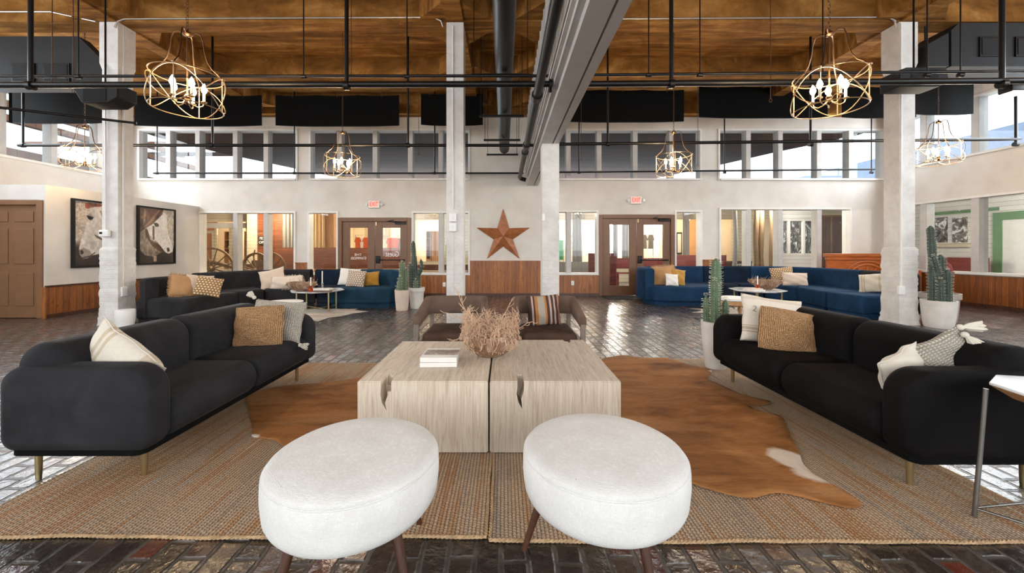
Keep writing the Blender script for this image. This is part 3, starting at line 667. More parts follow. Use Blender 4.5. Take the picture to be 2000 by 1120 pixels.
def rough_shaft(x, y, a, z0, z1):
    nz, ns = 34, 6; rnd = random.Random(int(abs(x) * 100)); vs = []; n = ns * 4
    for i in range(nz + 1):
        z = z0 + (z1 - z0) * i / nz; rowj = rnd.uniform(-0.003, 0.005) if (i // 2) % 2 else rnd.uniform(-.002, .002)
        e = 0.02 * max(0, 1 - z / 0.25)
        if i == nz: rowj = -0.02
        for j in range(n):
            s, t = divmod(j, ns); t = t / ns * 2 - 1; b = a + e + rowj + rnd.uniform(-.004, .006)
            p = [(t, -1), (1, t), (-t, 1), (-1, -t)][s]; vs.append((x + p[0] * b, y + p[1] * b, z))
    fs = [(i * n + j, i * n + (j + 1) % n, (i + 1) * n + (j + 1) % n, (i + 1) * n + j) for i in range(nz) for j in range(n)]
    fs.append(tuple(nz * n + j for j in range(n)))
    return vs, fs, True
cA = column(-6.48, 6.44, BZ, 'white painted brick column at far left, behind the charcoal sofa')
cB = column(-0.81, 6.44, BZ, 'tall white column left of the rust star, with two switch boxes', False)
cC = column(0.76, 6.44, 2.98, 'shorter white column under the steel beam, right of the rust star', False)
cD = column(6.62, 6.44, BZ, 'white painted brick column at far right, beside the potted cacti')
def conduit_on(par, pts, r=0.012, name='conduit', m='white_trim'):
    k = MB(); k.tube(pts, r, 8); return obj(name, k, m, par)
conduit_on(cA, [(-6.53, 6.285, 4.9), (-6.53, 6.285, 1.55)]); conduit_on(cA, [(-6.335, 6.38, 4.95), (-6.335, 6.38, 0.62)], 0.014)
b = MB(); b.rbox(-6.335, -6.30, 6.33, 6.43, 0.46, 0.62, 0.01); obj('outlet_box', b, 'plastic', cA)
b = MB(); b.rbox(-6.60, -6.44, 6.24, 6.29, 1.45, 1.56, 0.012); th = obj('thermostat', b, 'plastic', cA); b = MB(); b.box(-6.58, -6.535, 6.236, 6.241, 1.49, 1.525); obj('thermostat_display', b, 'void', th)
conduit_on(cB, [(-0.84, 6.28, 4.9), (-0.84, 6.28, 1.9)]); conduit_on(cB, [(-0.84, 6.285, 1.6), (-0.84, 6.285, 0.05)], 0.006)
for z in (1.76, 1.60):
    b = MB(); b.rbox(-0.90, -0.78, 6.245, 6.30, z - 0.07, z + 0.07, 0.012); s = obj('switch_box', b, 'plastic', cB); b = MB(); b.box(-0.855, -0.825, 6.238, 6.246, z - 0.03, z + 0.03); obj('switch', b, 'white_trim', s)
conduit_on(cD, [(6.49, 6.285, 4.95), (6.49, 6.285, 0.62)], 0.016); b = MB(); b.rbox(6.43, 6.53, 6.25, 6.30, 0.50, 0.64, 0.01); obj('outlet_box', b, 'plastic', cD)
b = MB(); b.rbox(0.615, 0.665, 6.26, 6.30, 1.70, 1.83, 0.01); obj('switch_box', b, 'plastic', cC)

# steel beam along the nave with the batten siding over it
r = T('steel_beam', 'white painted steel beam running from top of photo to the shorter middle column', 'beam', (0.75, 2.7, 2.98))
m = MB(); m.box(0.60, 0.785, YF, YB, 2.98, 3.03); obj('lower_flange', m, 'steel_white', r)
m = MB(); m.box(0.805, 0.90, YF, YB, 2.98, 3.32); obj('side_channel', m, 'steel_white', r)
m = MB(); m.box(0.66, 0.80, YF, YB, 3.03, 3.34); obj('web', m, 'steel_white', r)
m = MB(); m.box(0.56, 0.79, YF, YB, 3.30, 3.34); m.box(0.60, 0.66, YF, YB, 3.24, 3.30); obj('upper_flange', m, 'steel_white', r)
m = MB(); m.tube([(0.56, YF, 3.37), (0.56, 10.2, 3.37)], 0.018); obj('conduit', m, 'conduit', r)
m = MB(); m.box(0.62, 0.70, YF, YB, 3.34, BZ)
y = YF + .15
while y < YB: m.box(0.605, 0.62, y, y + 0.045, 3.34, BZ); y += 0.3
trim(m, 'batten')

# conduits on the beam face
for a, b in ((-6.35, -1.0), (1.3, 6.4)):
    m = MB(); m.tube([(a, 6.26, 4.86), (a + .05, 6.26, 4.96), (a + .16, 6.26, 5.0), (b - .16, 6.26, 5.03), (b - .03, 6.26, 4.97), (b, 6.28, 4.88)], 0.014, 8)
    solo('conduit', m, 'conduit', 'thin metal conduit along the ceiling beam in the %s bay' % ('left' if a < 0 else 'right'), 'pipe')
m = MB(); m.tube([(-10.1, 6.26, 5.12), (-7.4, 6.26, 5.12), (-6.66, 6.26, 4.96)], 0.014, 8); solo('conduit', m, 'conduit', 'thin conduit on the ceiling beam above the black duct box at far left', 'pipe')
# ------------------------------------------------------------------ near furniture
def arc(cx, cy, r, a0, a1, n): return [(cx + r * math.cos(R(a0 + (a1 - a0) * i / n)), cy + r * math.sin(R(a0 + (a1 - a0) * i / n))) for i in range(n + 1)]
def rrect(x0, x1, y0, y1, rr, n=6):
    """rounded rectangle outline, rr = (bl, br, tr, tl) radii"""
    bl, br, tr, tl = rr
    return arc(x0 + bl, y0 + bl, bl, 180, 270, n) + arc(x1 - br, y0 + br, br, 270, 360, n) + arc(x1 - tr, y1 - tr, tr, 0, 90, n) + arc(x0 + tl, y1 - tl, tl, 90, 180, n)

def make_sofa(label, x0, x1, y0, y1, face, fab):
    """face=+1: opens towards +X (left sofa); -1: towards -X (right sofa)"""
    r = T('sofa', label, 'sofa', ((x0 + x1) / 2, (y0 + y1) / 2, 0), 0, 'long velvet sofas facing each other across the coffee tables')
    xb = x0 if face > 0 else x1; xf = x1 if face > 0 else x0
    def X(d): return xb + face * d         # d = distance from the back
    D = abs(x1 - x0); zb = 0.19
    def bxx(mb, d0, d1, ya, yb, z0, z1, rad, k=6):
        a, b = sorted((X(d0), X(d1))); mb.rbox(a, b, ya, yb, z0, z1, rad, k)
    m = MB(); a, b = sorted((X(0.03), X(D - 0.05))); m.prism(rrect(a, b, y0 + 0.03, y1 - 0.03, (.05,) * 4), zb - 0.025, zb + 0.01); obj('base_rail', m, 'black', r)
    for ya, yb in ((y0, y0 + 0.17), (y1 - 0.17, y1)):
        m = MB()
        xa, xb2 = sorted((X(0.0), X(D)))
        rf = 0.14; rr = (0.07, 0.07, rf, 0.10) if face > 0 else (0.07, 0.07, 0.10, rf)
        pr = rrect(xa, xb2, zb, 0.625, rr, 8)
        # bulging slab: several offset outlines across the arm's thickness
        cx, cz = (xa + xb2) / 2, (zb + 0.625) / 2; ring = []; st = 9
        for i in range(st + 1):
            t = i / st; e = 0.055 * (1 - math.sqrt(max(0, 1 - (2 * t - 1) ** 4)))
            ring.append([(cx + (px - cx) * (1 - e / 0.42), ya + (yb - ya) * t, cz + (pz - cz) * (1 - e / 0.22)) for px, pz in pr])
        n = len(pr); vs = [p for q in ring for p in q]
        fs = [(i * n + j, i * n + (j + 1) % n, (i + 1) * n + (j + 1) % n, (i + 1) * n + j) for i in range(st) for j in range(n)]
        fs += [tuple(range(n - 1, -1, -1)), tuple(st * n + j for j in range(n))]
        m.add(vs, fs, True)
        obj('arm', m, fab, r)
    yi0, yi1 = y0 + 0.15, y1 - 0.15; ym = (yi0 + yi1) / 2
    for ya, yb in ((yi0, ym + 0.001), (ym - 0.001, yi1)):
        m = MB(); bxx(m, 0.18, D + 0.01, ya, yb, zb, 0.425, (0.10, 0.05, 0.115), 8); obj('seat_cushion', m, fab, r)
    for ya, yb in ((y0 + 0.05, ym + .004), (ym - .004, y1 - 0.05)):
        m = MB(); bxx(m, 0.0, 0.30, ya, yb, zb, 0.73, (0.13, 0.075, 0.13), 9)
        # lean the back cushion and round its top like a shell
        m.v = [(px + face * -0.0 * (pz - .4), py, pz) for px, py, pz in m.v]
        obj('back_cushion', m, fab, r)
    for d in (0.07, D - 0.13):
        for y in (y0 + 0.13, y1 - 0.13):
            m = MB(); m.lathe([(0.0125, 0), (0.014, 0.02), (0.017, zb - 0.02)], (X(d), y, 0), 14); obj('leg', m, 'brass', r)
    return r
make_sofa('charcoal velvet sofa on the left with brass legs, closer to camera than the sectional', -2.58, -1.81, 1.94, 3.72, 1, 'charcoal')
make_sofa('charcoal velvet sofa on the right, shade put into its colour, beside the marble side table', 1.97, 2.76, 1.86, 3.66, -1, 'charcoal_shaded')

# coffee tables
def sub_bool(o, cutters):
    for cmb in cutters:
        c = obj('tmp_cut', cmb, None); q = o.modifiers.new('cut', 'BOOLEAN'); q.operation = 'DIFFERENCE'; q.object = c; q.solver = 'EXACT'
        dg = bpy.context.evaluated_depsgraph_get(); dg.update()
        me = bpy.data.meshes.new_from_object(o.evaluated_get(dg)); o.modifiers.clear(); o.data = me; bpy.data.objects.remove(c)
def block_table(x0, x1, y0, y1, h, m, label, cuts):
    b = MB(); b.box(x0, x1, y0, y1, 0.013, h); o = obj('coffee_table', b, m)
    bm = bmesh.new(); bm.from_mesh(o.data); bmesh.ops.bevel(bm, geom=bm.edges[:], offset=0.006, segments=2, affect='EDGES'); bm.to_mesh(o.data); bm.free()
    sub_bool(o, cuts); center(o); tag(o, label, 'coffee table', 'pair of whitewashed block tables'); return o
def fx(px, y=2.29): return (px - 985) * y / F
def fz(py, y=2.29): return CAMZ + (490 - py) * y / F
c1 = MB(); pts = [(743, 738), (744, 752), (743, 772), (746, 788), (755, 803), (752, 788), (757, 772), (758, 752), (764, 738)]
c1.prism([(fx(a), fz(b) if b > 740 else 0.5) for a, b in pts], 2.2, 2.40, 'Y')
c1b = MB(); c1b.prism([(fx(743), 2.2), (fx(764), 2.2), (fx(764), 2.33), (-0.70, 2.40), (-0.725, 2.42), (fx(744), 2.35)], 0.38, 0.5, 'Z')
k1 = MB(); k1.prism([(-0.64, 3.45), (-0.60, 3.27), (-0.58, 3.25), (-0.585, 3.3), (-0.54, 3.45)], 0.3, 0.5, 'Z')
c2 = MB(); pts = [(1010, 738), (1011, 752), (1009, 770), (1012, 786), (1020, 800), (1018, 780), (1023, 765), (1024, 750), (1018, 738)]
c2.prism([(fx(a), fz(b) if b > 740 else 0.5) for a, b in pts], 2.2, 2.42, 'Y')
c2b = MB(); c2b.prism([(fx(1010), 2.2), (fx(1023), 2.2), (fx(1023), 2.31), (fx(1018), 2.36), (0.083, 2.41), (0.079, 2.34)], 0.38, 0.5, 'Z')
k2 = MB(); k2.prism([(0.49, 3.5), (0.52, 3.30), (0.545, 3.29), (0.55, 3.24), (0.565, 3.30), (0.60, 3.5)], 0.3, 0.5, 'Z')
block_table(-0.878, -0.097, 2.29, 3.31, 0.44, 'table_wood', 'whitewashed oak block coffee table carrying two white books, left one of the pair', [c1, c1b])
block_table(-0.087, 0.697, 2.29, 3.36, 0.44, 'table_wood_grey', 'whitewashed oak block coffee table with notched back edge, right one of the pair', [c2, c2b, k2])

def ottoman(x, y, rr, h, angs, label):
    r = T('ottoman', label, 'ottoman', (x, y, 0), 0, 'round white stools in front of coffee tables')
    z0 = h - 0.225; prof = []
    for i in range(7): a = R(-90 + 90 * i / 6); prof.append((rr - 0.075 + 0.075 * math.cos(a), z0 + 0.075 + 0.075 * math.sin(a)))
    prof += [(rr + 0.004, z0 + 0.12), (rr + 0.003, h - 0.055), (rr - 0.002, h - 0.045), (rr - 0.003, h - 0.042), (rr + .001, h - 0.038), (rr - 0.010, h - 0.024), (rr - 0.035, h - 0.010), (rr * 0.6, h), (0.01, h + 0.004)]
    prof = [(rr * 0.5, z0)] + prof
    m = MB(); m.lathe(prof, (0, 0, 0), 72); o = obj('cushion', m, 'linen', r, W=False, auto=False)
    m = MB(); m.tube([((rr - 0.001) * math.cos(R(a)), (rr - 0.001) * math.sin(R(a)), h - 0.043) for a in range(0, 360, 5)], 0.0028, 6, closed=True); obj('seam_piping', m, 'linen', r, W=False)
    for a in angs:
        c, s = math.cos(R(a)), math.sin(R(a)); m = MB()
        m.tube([(c * rr * 0.72, s * rr * 0.72, z0 + 0.03), (c * (rr * 0.72 + 0.09), s * (rr * 0.72 + 0.09), 0.0)], [0.02, 0.011], 12); obj('leg', m, 'walnut', r, W=False)
    return r
ottoman(-0.565, 1.46, 0.308, 0.478, (-128, -35, 52, 140), 'round white linen ottoman at left front of the coffee tables')
ottoman(0.385, 1.50, 0.308, 0.478, (-70, 20, 110, 168), 'round white linen ottoman at right front of the coffee tables')

# jute rugs
def rug(x0, x1, y0, y1, label, seed):
    rnd = random.Random(seed); m = MB(); n = 60; ny = 40
    wob = lambda t, k: 0.003 * math.sin(t * 5 + k) + 0.0015 * math.sin(t * 17 + k * 2)
    g = []
    for j in range(ny + 1):
        for i in range(n + 1):
            u, v = i / n, j / ny; x = x0 + (x1 - x0) * u; y = y0 + (y1 - y0) * v
            x += wob(y, seed) * (1 if 0 < i < n else 1); y += wob(x, seed + 3) * 1.5
            g.append((x, y, 0.011 + (0.0015 * math.sin(x * 7 + y * 5))))
    fs = [(j * (n + 1) + i, j * (n + 1) + i + 1, (j + 1) * (n + 1) + i + 1, (j + 1) * (n + 1) + i) for j in range(ny) for i in range(n)]
    m.add(g, fs, True)
    low = [(x, y, 0.001) for x, y, z in g]; m.add(low, [f[::-1] for f in fs], True)
    r = T('jute_rug', label, 'rug', ((x0 + x1) / 2, (y0 + y1) / 2, 0), 0, 'braided jute rugs laid side by side')
    obj('rug_field', m, 'rug', r, fix=False)
    edge = [g[i] for i in range(n + 1)] + [g[j * (n + 1) + n] for j in range(ny + 1)] + [g[ny * (n + 1) + i] for i in range(n, -1, -1)] + [g[j * (n + 1)] for j in range(ny, -1, -1)]
    b = MB()
    for ph in (0, PI):
        pts = []; L = 0; last = None
        for a, c in zip(edge, edge[1:] + edge[:1]):
            a, c = Vector(a), Vector(c); seg = (c - a).length
            if seg < 1e-6: continue
            d = (c - a) / seg; nrm = Vector((-d.y, d.x, 0)); k = max(1, int(seg / 0.008))
            for q in range(k):
                s_ = L + seg * q / k; pts.append(a + d * (seg * q / k) + nrm * 0.004 * math.sin(s_ * 170 + ph) + Vector((0, 0, -0.003 + 0.003 * math.cos(s_ * 170 + ph))))
            L += seg
        b.tube(pts, 0.0055, 5, closed=True)
    obj('rope_binding', b, 'rope', r)
rug(-2.39, -0.078, 1.625, 4.12, 'braided jute rug under the charcoal sofa and left ottoman', 1)
rug(-0.062, 2.44, 1.60, 4.28, 'braided jute rug under the right sofa and right ottoman', 5)

# cowhides, outlines on the floor plane
def resample(P, n):
    P = [Vector((a, b, 0)) for a, b in P]; P.append(P[0]); L = [0]
    for a, b in zip(P[:-1], P[1:]): L.append(L[-1] + (b - a).length)
    out = []; k = 0
    for i in range(n):
        s_ = L[-1] * i / n
        while L[k + 1] < s_: k += 1
        t = (s_ - L[k]) / (L[k + 1] - L[k]); out.append(P[k].lerp(P[k + 1], t))
    return out
def smooth(P, it=2):
    for _ in range(it):
        n = len(P); P = [P[i] * .5 + (P[i - 1] + P[(i + 1) % n]) * .25 for i in range(n)]
    return P
def cowhide(out, whites, z, m, label, group=None, seed=1, cen=None):
    P = smooth(resample(out, 260), 2); n = len(P); rnd = random.Random(seed)
    c = Vector(cen + (0,)) if cen else sum(P, Vector()) / n; rings = 26; vs = [(c.x, c.y, z + 0.006)]; e = [0.0]
    for i in range(1, rings + 1):
        t = i / rings
        for q in P:
            p = c.lerp(q, t); h = 0.005 + 0.003 * math.sin(p.x * 9 + 1) * math.sin(p.y * 8) + 0.002 * math.sin(p.x * 31 + p.y * 17)
            if t > 0.8: h += (t - .8) * 0.02 * math.sin(q.x * 14 + q.y * 11)
            if i == rings: h = 0.0015
            vs.append((p.x, p.y, z + max(0.001, h))); e.append(t)
    fs = [(0, 1 + j, 1 + (j + 1) % n) for j in range(n)] + [(1 + (i - 1) * n + j, 1 + i * n + j, 1 + i * n + (j + 1) % n, 1 + (i - 1) * n + (j + 1) % n) for i in range(1, rings) for j in range(n)]
    me = bpy.data.meshes.new('cowhide'); me.from_pydata(vs, [], fs); me.shade_smooth()
    a = me.attributes.new('edge', 'FLOAT', 'POINT'); a.data.foreach_set('value', e)
    wv = [max([0.0] + [max(0, 1 - math.hypot((v[0] - wx) / wr, (v[1] - wy) / (wr * q))) for wx, wy, wr, q in whites]) for v in vs]
    a = me.attributes.new('white', 'FLOAT', 'POINT'); a.data.foreach_set('value', wv)
    me.transform(Matrix.Translation((-c.x, -c.y, 0))); o = bpy.data.objects.new('cowhide', me); C.objects.link(o); o.location = (c.x, c.y, 0)
    me.materials.append(MT[m]); so = o.modifiers.new('s', 'SOLIDIFY'); so.thickness = 0.003; so.offset = -1
    return tag(o, label, 'rug', group)
def G(px, py, h=0.0): d = (CAMZ - h) * F / (py - 490); return ((px - 985) * d / F, d)
right = [(1100, 790), (1120, 730), (1185, 702), (1215, 697), (1262, 703), (1300, 702), (1345, 716), (1392, 727), (1380, 745), (1402, 753), (1432, 768), (1452, 776), (1512, 790), (1490, 797), (1458, 794), (1478, 808), (1508, 812), (1529, 819), (1541, 852), (1562, 890), (1566, 911), (1586, 932), (1622, 951), (1684, 988), (1686, 998), (1672, 1003), (1640, 998), (1585, 984), (1545, 973), (1512, 969), (1495, 974), (1476, 981), (1450, 980), (1424, 975), (1352, 953), (1300, 930), (1230, 880), (1150, 850)]
cowhide([G(*p) for p in right], [(*G(1545, 905), 0.20, 1.3), (*G(1600, 935), 0.26, 0.6), (*G(1500, 805), 0.22, 0.7), (*G(1395, 730), 0.12, 0.8)], 0.015, 'hide', 'caramel brown cowhide with white patches, to the right of the coffee tables', 'caramel cowhides over the jute rugs', 3, (0.85, 2.85))
left = [(705, 741), (660, 748), (610, 753), (560, 756), (520, 764), (497, 768), (478, 780), (484, 800), (487, 822), (494, 838), (491, 858), (512, 861), (538, 864), (549, 876), (600, 880), (660, 880), (720, 878), (800, 860), (800, 760)]
cowhide([G(*p) for p in left], [(*G(492, 858), 0.10, 0.6)], 0.015, 'hide', 'caramel brown cowhide emerging to the left of the coffee tables', 'caramel cowhides over the jute rugs', 8)

# ------------------------------------------------------------------ pillows
def pillow(label, cat_loc, w_, h_, t, m, rot=(0, 0, 0), pinch=0.10, n=26, group=None, corner=0.0, flop=0.0, name='throw_pillow', jit=0):
    """stands in its local XZ plane, thickness along Y; rot = (lean, roll, yaw) in degrees"""
    mb = MB(); vs = []
    for sgn in (-1, 1):
        for j in range(n + 1):
            for i in range(n + 1):
                u = 2 * i / n - 1; v = 2 * j / n - 1
                pr = max(0, (1 - u ** 4)) ** 0.55 * max(0, (1 - v ** 4)) ** 0.55 * (0.55 + 0.45 * (1 - u * u) * (1 - v * v))
                x = w_ / 2 * u * (1 - pinch * (1 - v * v) * abs(u) ** 3); z = h_ / 2 * v * (1 - pinch * (1 - u * u) * abs(v) ** 3)
                if corner:
                    k = (abs(u) ** 6) * (abs(v) ** 6); x *= 1 - corner * k; z *= 1 - corner * k
                y = sgn * t / 2 * pr + flop * (u * u) * v + 0.006 * math.sin(u * 5 + v * 7 + w_ * 40) * (1 - pr * 0.3) + 0.004 * math.sin(9 * u * v + 3 * v)
                vs.append((x, y, z))
    k = (n + 1) ** 2
    f1 = [(j * (n + 1) + i, j * (n + 1) + i + 1, (j + 1) * (n + 1) + i + 1, (j + 1) * (n + 1) + i) for j in range(n) for i in range(n)]
    mb.add(vs, f1 + [tuple(a + k for a in f[::-1]) for f in f1], True)
    o = obj(name, mb, m, auto=False)
    o.rotation_euler = Euler((R(rot[0]), R(rot[1]), R(rot[2])), 'XYZ'); o.location = cat_loc
    return tag(o, label, 'pillow', group)
def piping(par, w_, h_, pinch, m, r=0.005):
    pts = []
    for (u0, v0, u1, v1) in ((-1, -1, 1, -1), (1, -1, 1, 1), (1, 1, -1, 1), (-1, 1, -1, -1)):
        for i in range(24):
            u = u0 + (u1 - u0) * i / 24; v = v0 + (v1 - v0) * i / 24
            pts.append((w_ / 2 * u * (1 - pinch * (1 - v * v) * abs(u) ** 3), 0.006 * math.sin(u * 5 + v * 7 + w_ * 40) + 0.004 * math.sin(9 * u * v + 3 * v), h_ / 2 * v * (1 - pinch * (1 - u * u) * abs(v) ** 3)))
    b = MB(); b.tube(pts, r, 6, closed=True); return obj('piping', b, m, par, W=False)
def tassel(par, at, d, L=0.11, m='cream', n=26, spread=0.42):
    b = MB(); d = Vector(d).normalized(); a = d.orthogonal().normalized(); c = d.cross(a); at = Vector(at)
    b.sphere(at + d * 0.012, 0.017, 10, 7); rnd = random.Random(int(at.x * 1e4) + 3)
    for i in range(n):
        t = 2 * PI * rnd.random(); q = spread * math.sqrt(rnd.random()); o_ = a * math.cos(t) * q + c * math.sin(t) * q
        p0 = at + d * 0.015; p1 = at + d * L * 0.5 + o_ * L * 0.55; p2 = at + d * L * rnd.uniform(.9, 1.05) + o_ * L * 0.9
        b.tube([p0, p1, p2], [0.004, 0.0055, 0.0045], 5)
    return obj('tassel', b, m, par, W=False)
# left sofa
p = pillow('cream cotton pillow with tan stripes leaning on the near arm of the charcoal sofa', (-2.18, 2.20, 0.545), 0.48, 0.42, 0.18, 'creamstripe', (14, 36, -4), 0.05); piping(p, 0.48, 0.42, 0.05, 'cream', 0.003)
p = pillow('square woven seagrass pillow on the far seat of the charcoal sofa', (-2.09, 3.27, 0.572), 0.385, 0.35, 0.12, 'seagrass', (-14, -2, 10), 0.0, corner=0.06); piping(p, 0.365, 0.33, 0.0, 'seagrass', 0.008)
p = pillow('cream knitted pillow with tassels behind the woven pillow on the charcoal sofa', (-2.03, 3.44, 0.585), 0.45, 0.38, 0.13, 'knit', (-14, 5, 6), 0.06)
tassel(p, (-0.225, -0.01, 0.19), (-0.5, -0.3, 0.45), 0.075); tassel(p, (0.225, -0.02, -0.19), (0.8, -0.4, -0.10), 0.09); tassel(p, (-0.225, 0, -0.19), (-0.8, -0.3, -0.2), 0.07)
# right sofa
p = pillow('cream grain sack pillow with a faded 2 in the far corner of the right sofa', (2.32, 3.34, 0.61), 0.50, 0.42, 0.15, 'grainsack', (-16, 8, -8), 0.07)
text('printed_numeral', '2', 0.07, 'ink', (-0.165, -0.066, 0.07), (R(90), R(10), 0), None).parent = p
p = pillow('square woven seagrass pillow in front of the grain sack pillow on the right sofa', (2.29, 3.11, 0.565), 0.42, 0.36, 0.12, 'seagrass', (-18, 10, -14), 0.0, corner=0.07); piping(p, 0.395, 0.335, 0.0, 'seagrass', 0.008)
p = pillow('small plain cream pillow against the near arm of the right sofa', (2.265, 2.19, 0.505), 0.27, 0.32, 0.15, 'cream', (10, -27, 8), 0.06); piping(p, 0.27, 0.32, 0.06, 'cream', 0.003)
p = pillow('chunky knitted grey cream pillow with tassels near the marble side table', (2.46, 2.18, 0.55), 0.38, 0.36, 0.15, 'knit', (8, -32, -18), 0.07)
tassel(p, (0.18, -0.03, 0.15), (0.15, -0.35, -1.0), 0.11, n=60, spread=.34); tassel(p, (0.19, 0.0, 0.17), (1.0, 0.1, -0.55), 0.11, n=60, spread=.3)

# ------------------------------------------------------------------ on the coffee tables
def bowl(loc, rr, h, m, label, base=0.32, lugs=True, sy=1.0, n=48, name='wooden_bowl', group=None, wob=0.006):
    r = T(name, label, 'bowl', loc, 0, group)
    prof = [(0.002, 0.0), (rr * base, 0.0), (rr * (base + .06), 0.008), (rr * 0.50, h * 0.10), (rr * 0.74, h * 0.34), (rr * 0.91, h * 0.66), (rr, h * 0.97), (rr * 0.985, h), (rr * 0.95, h * 0.98), (rr * 0.85, h * 0.66), (rr * 0.66, h * 0.36), (rr * 0.2, h * 0.16), (0.002, h * 0.14)]
    b = MB(); b.lathe(prof, (0, 0, 0), n, 1, sy, False, False)
    b.v = [(x, y, z + wob * math.sin(3 * math.atan2(y, x)) * (z / h) + wob * .7 * math.sin(5 * math.atan2(y, x) + 1) * (z / h)) for x, y, z in b.v]
    obj('bowl_body', b, m, r, W=False)
    if lugs:
        for s in (-1, 1):
            b = MB(); pts = [(s * rr * (0.93 + 0.09 * math.sin(t * PI)), 0.0 + (t - .5) * rr * 0.5, h * (0.80 - 0.06 * math.sin(t * PI))) for t in [i / 10 for i in range(11)]]
            b.tube(pts, [0.008 + 0.009 * math.sin(i / 10 * PI) for i in range(11)], 8); obj('lug_handle', b, m, r, W=False)
    return r
bowl((-0.105, 2.86, 0.44), 0.215, 0.17, 'clay', 'large rustic brown bowl with lug handles in the middle of the coffee tables')
def twigs(loc, rr, hmin, hmax, stems, m, label, name='dried_branches', seed=4, r0=0.0022, step=0.028, group=None, br=0.5, depth=2, z0=0.03, curl=0.5, mul=1.0, base=0.45, sides=4, wig=0.28, outw=0.75, up=(.5, 1), rmax=None):
    rnd = random.Random(seed); b = MB()
    def grow(p, d, L, r_, lev):
        pts = [p.copy()]; k = max(2, int(L / step)); cd = Vector((rnd.uniform(-1, 1), rnd.uniform(-1, 1), rnd.uniform(-.6, .8))) * curl * 0.35
        for i in range(k):
            d = (d + cd * 0.35 + Vector((rnd.uniform(-1, 1), rnd.uniform(-1, 1), rnd.uniform(-1, 1))) * wig).normalized(); 
            if rmax and math.hypot(p.x, p.y) > rmax: d = Vector((-p.x * 2.5, -p.y * 2.5, abs(d.z) + .3)).normalized(); cd = -cd
            if rmax and p.z < .14 and math.hypot(p.x, p.y) > rmax * .8: d.z = abs(d.z) + .2
            p = p + d * step; pts.append(p.copy())
            if lev < depth and rnd.random() < br:
                sd = (d * 0.5 + Vector((rnd.uniform(-1, 1), rnd.uniform(-1, 1), rnd.uniform(-.2, 1))) * 0.9).normalized(); grow(p.copy(), sd, L * rnd.uniform(.18, .4) * mul, r_ * .8, lev + 1)
        b.tube(pts, [r_ * (1 - .45 * i / len(pts)) for i in range(len(pts))], sides, cap=False)
    for i in range(stems):
        t = rnd.uniform(0, 2 * PI); q = math.sqrt(rnd.random()); p = Vector((math.cos(t) * q * rr * base, math.sin(t) * q * rr * base, z0))
        d = Vector((math.cos(t) * q * outw, math.sin(t) * q * outw, rnd.uniform(*up))).normalized(); grow(p, d, rnd.uniform(hmin, hmax), r0, 0)
    o = obj(name, b, m, fix=False); o.location = loc; return tag(o, label, 'dried plant', group)
tw = twigs((-0.105, 2.86, 0.455), 0.21, 0.12, 0.34, 105, 'twig', 'tangle of pale dried branches piled in the large rustic bowl', br=0.95, curl=0.7, wig=0.5, step=0.02, base=0.8, outw=0.2, up=(.5, 1.0), mul=0.8, r0=0.0026, rmax=0.215)
tw2 = MB()
def sprig(p, d, L, seed):
    rnd = random.Random(seed); p = Vector(p); d = Vector(d).normalized(); pts = [p.copy()]
    for i in range(int(L / 0.02)):
        d = (d + Vector((rnd.uniform(-1, 1), rnd.uniform(-1, 1), rnd.uniform(-1, 1))) * 0.2).normalized(); p = p + d * 0.02; pts.append(p.copy())
        if i > 3 and rnd.random() < .7:
            sd = (d + Vector((rnd.uniform(-1, 1), rnd.uniform(-1, 1), rnd.uniform(-1, 1))) * 1.1).normalized(); tw2.tube([p, p + sd * 0.03, p + sd * 0.055 + Vector((0, 0, 0.012))], 0.0018, 4, cap=False)
    tw2.tube(pts, 0.0024, 4, cap=False)
sprig((-0.02, 0, 0.1), (-0.30, 0, 1), 0.42, 1); sprig((-0.03, 0, 0.12), (-0.5, 0, .9), 0.36, 12); sprig((0.06, 0, 0.15), (0.25, 0, 1), 0.26, 5); sprig((0.12, 0, 0.12), (0.6, 0, .8), 0.26, 9)
sprig((-0.1, 0, 0.12), (-0.9, -0.1, .4), 0.2, 7)
o = obj('long_sprigs', tw2, 'twig', tw, W=False, fix=False)

def book(loc, w_, d_, h_, rz, label, cover='bookcover', photo=False, group='books on the coffee table', name='book'):
    r = T(name, label, 'book', loc, rz, group)
    b = MB(); b.box(-w_ / 2 + .004, w_ / 2 - .004, -d_ / 2 + .003, d_ / 2 - .004, .003, h_ - .003); obj('pages', b, 'page', r, W=False)
    b = MB(); b.box(-w_ / 2, w_ / 2, -d_ / 2, d_ / 2, 0, .003); b.box(-w_ / 2, w_ / 2, -d_ / 2, d_ / 2, h_ - .003, h_); b.box(-w_ / 2, w_ / 2, -d_ / 2 - .001, -d_ / 2 + .003, .0, h_); obj('cover', b, cover, r, W=False, bevel=0.001, seg=1)
    if photo:
        b = MB(); b.box(-w_ / 2 + .01, w_ / 2 - .002, -d_ / 2 + .07, d_ / 2 - .05, h_ + .0002, h_ + .0008); obj('cover_photo', b, 'photo', r, W=False)
    return r
book((-0.445, 2.69, 0.441), 0.245, 0.25, 0.03, R(2), 'white hardback book at the bottom of the stack on the left coffee table')
book((-0.442, 2.695, 0.472), 0.245, 0.25, 0.032, R(0), 'white hardback with dark cover photograph, on top of the stack on the left coffee table', photo=True)

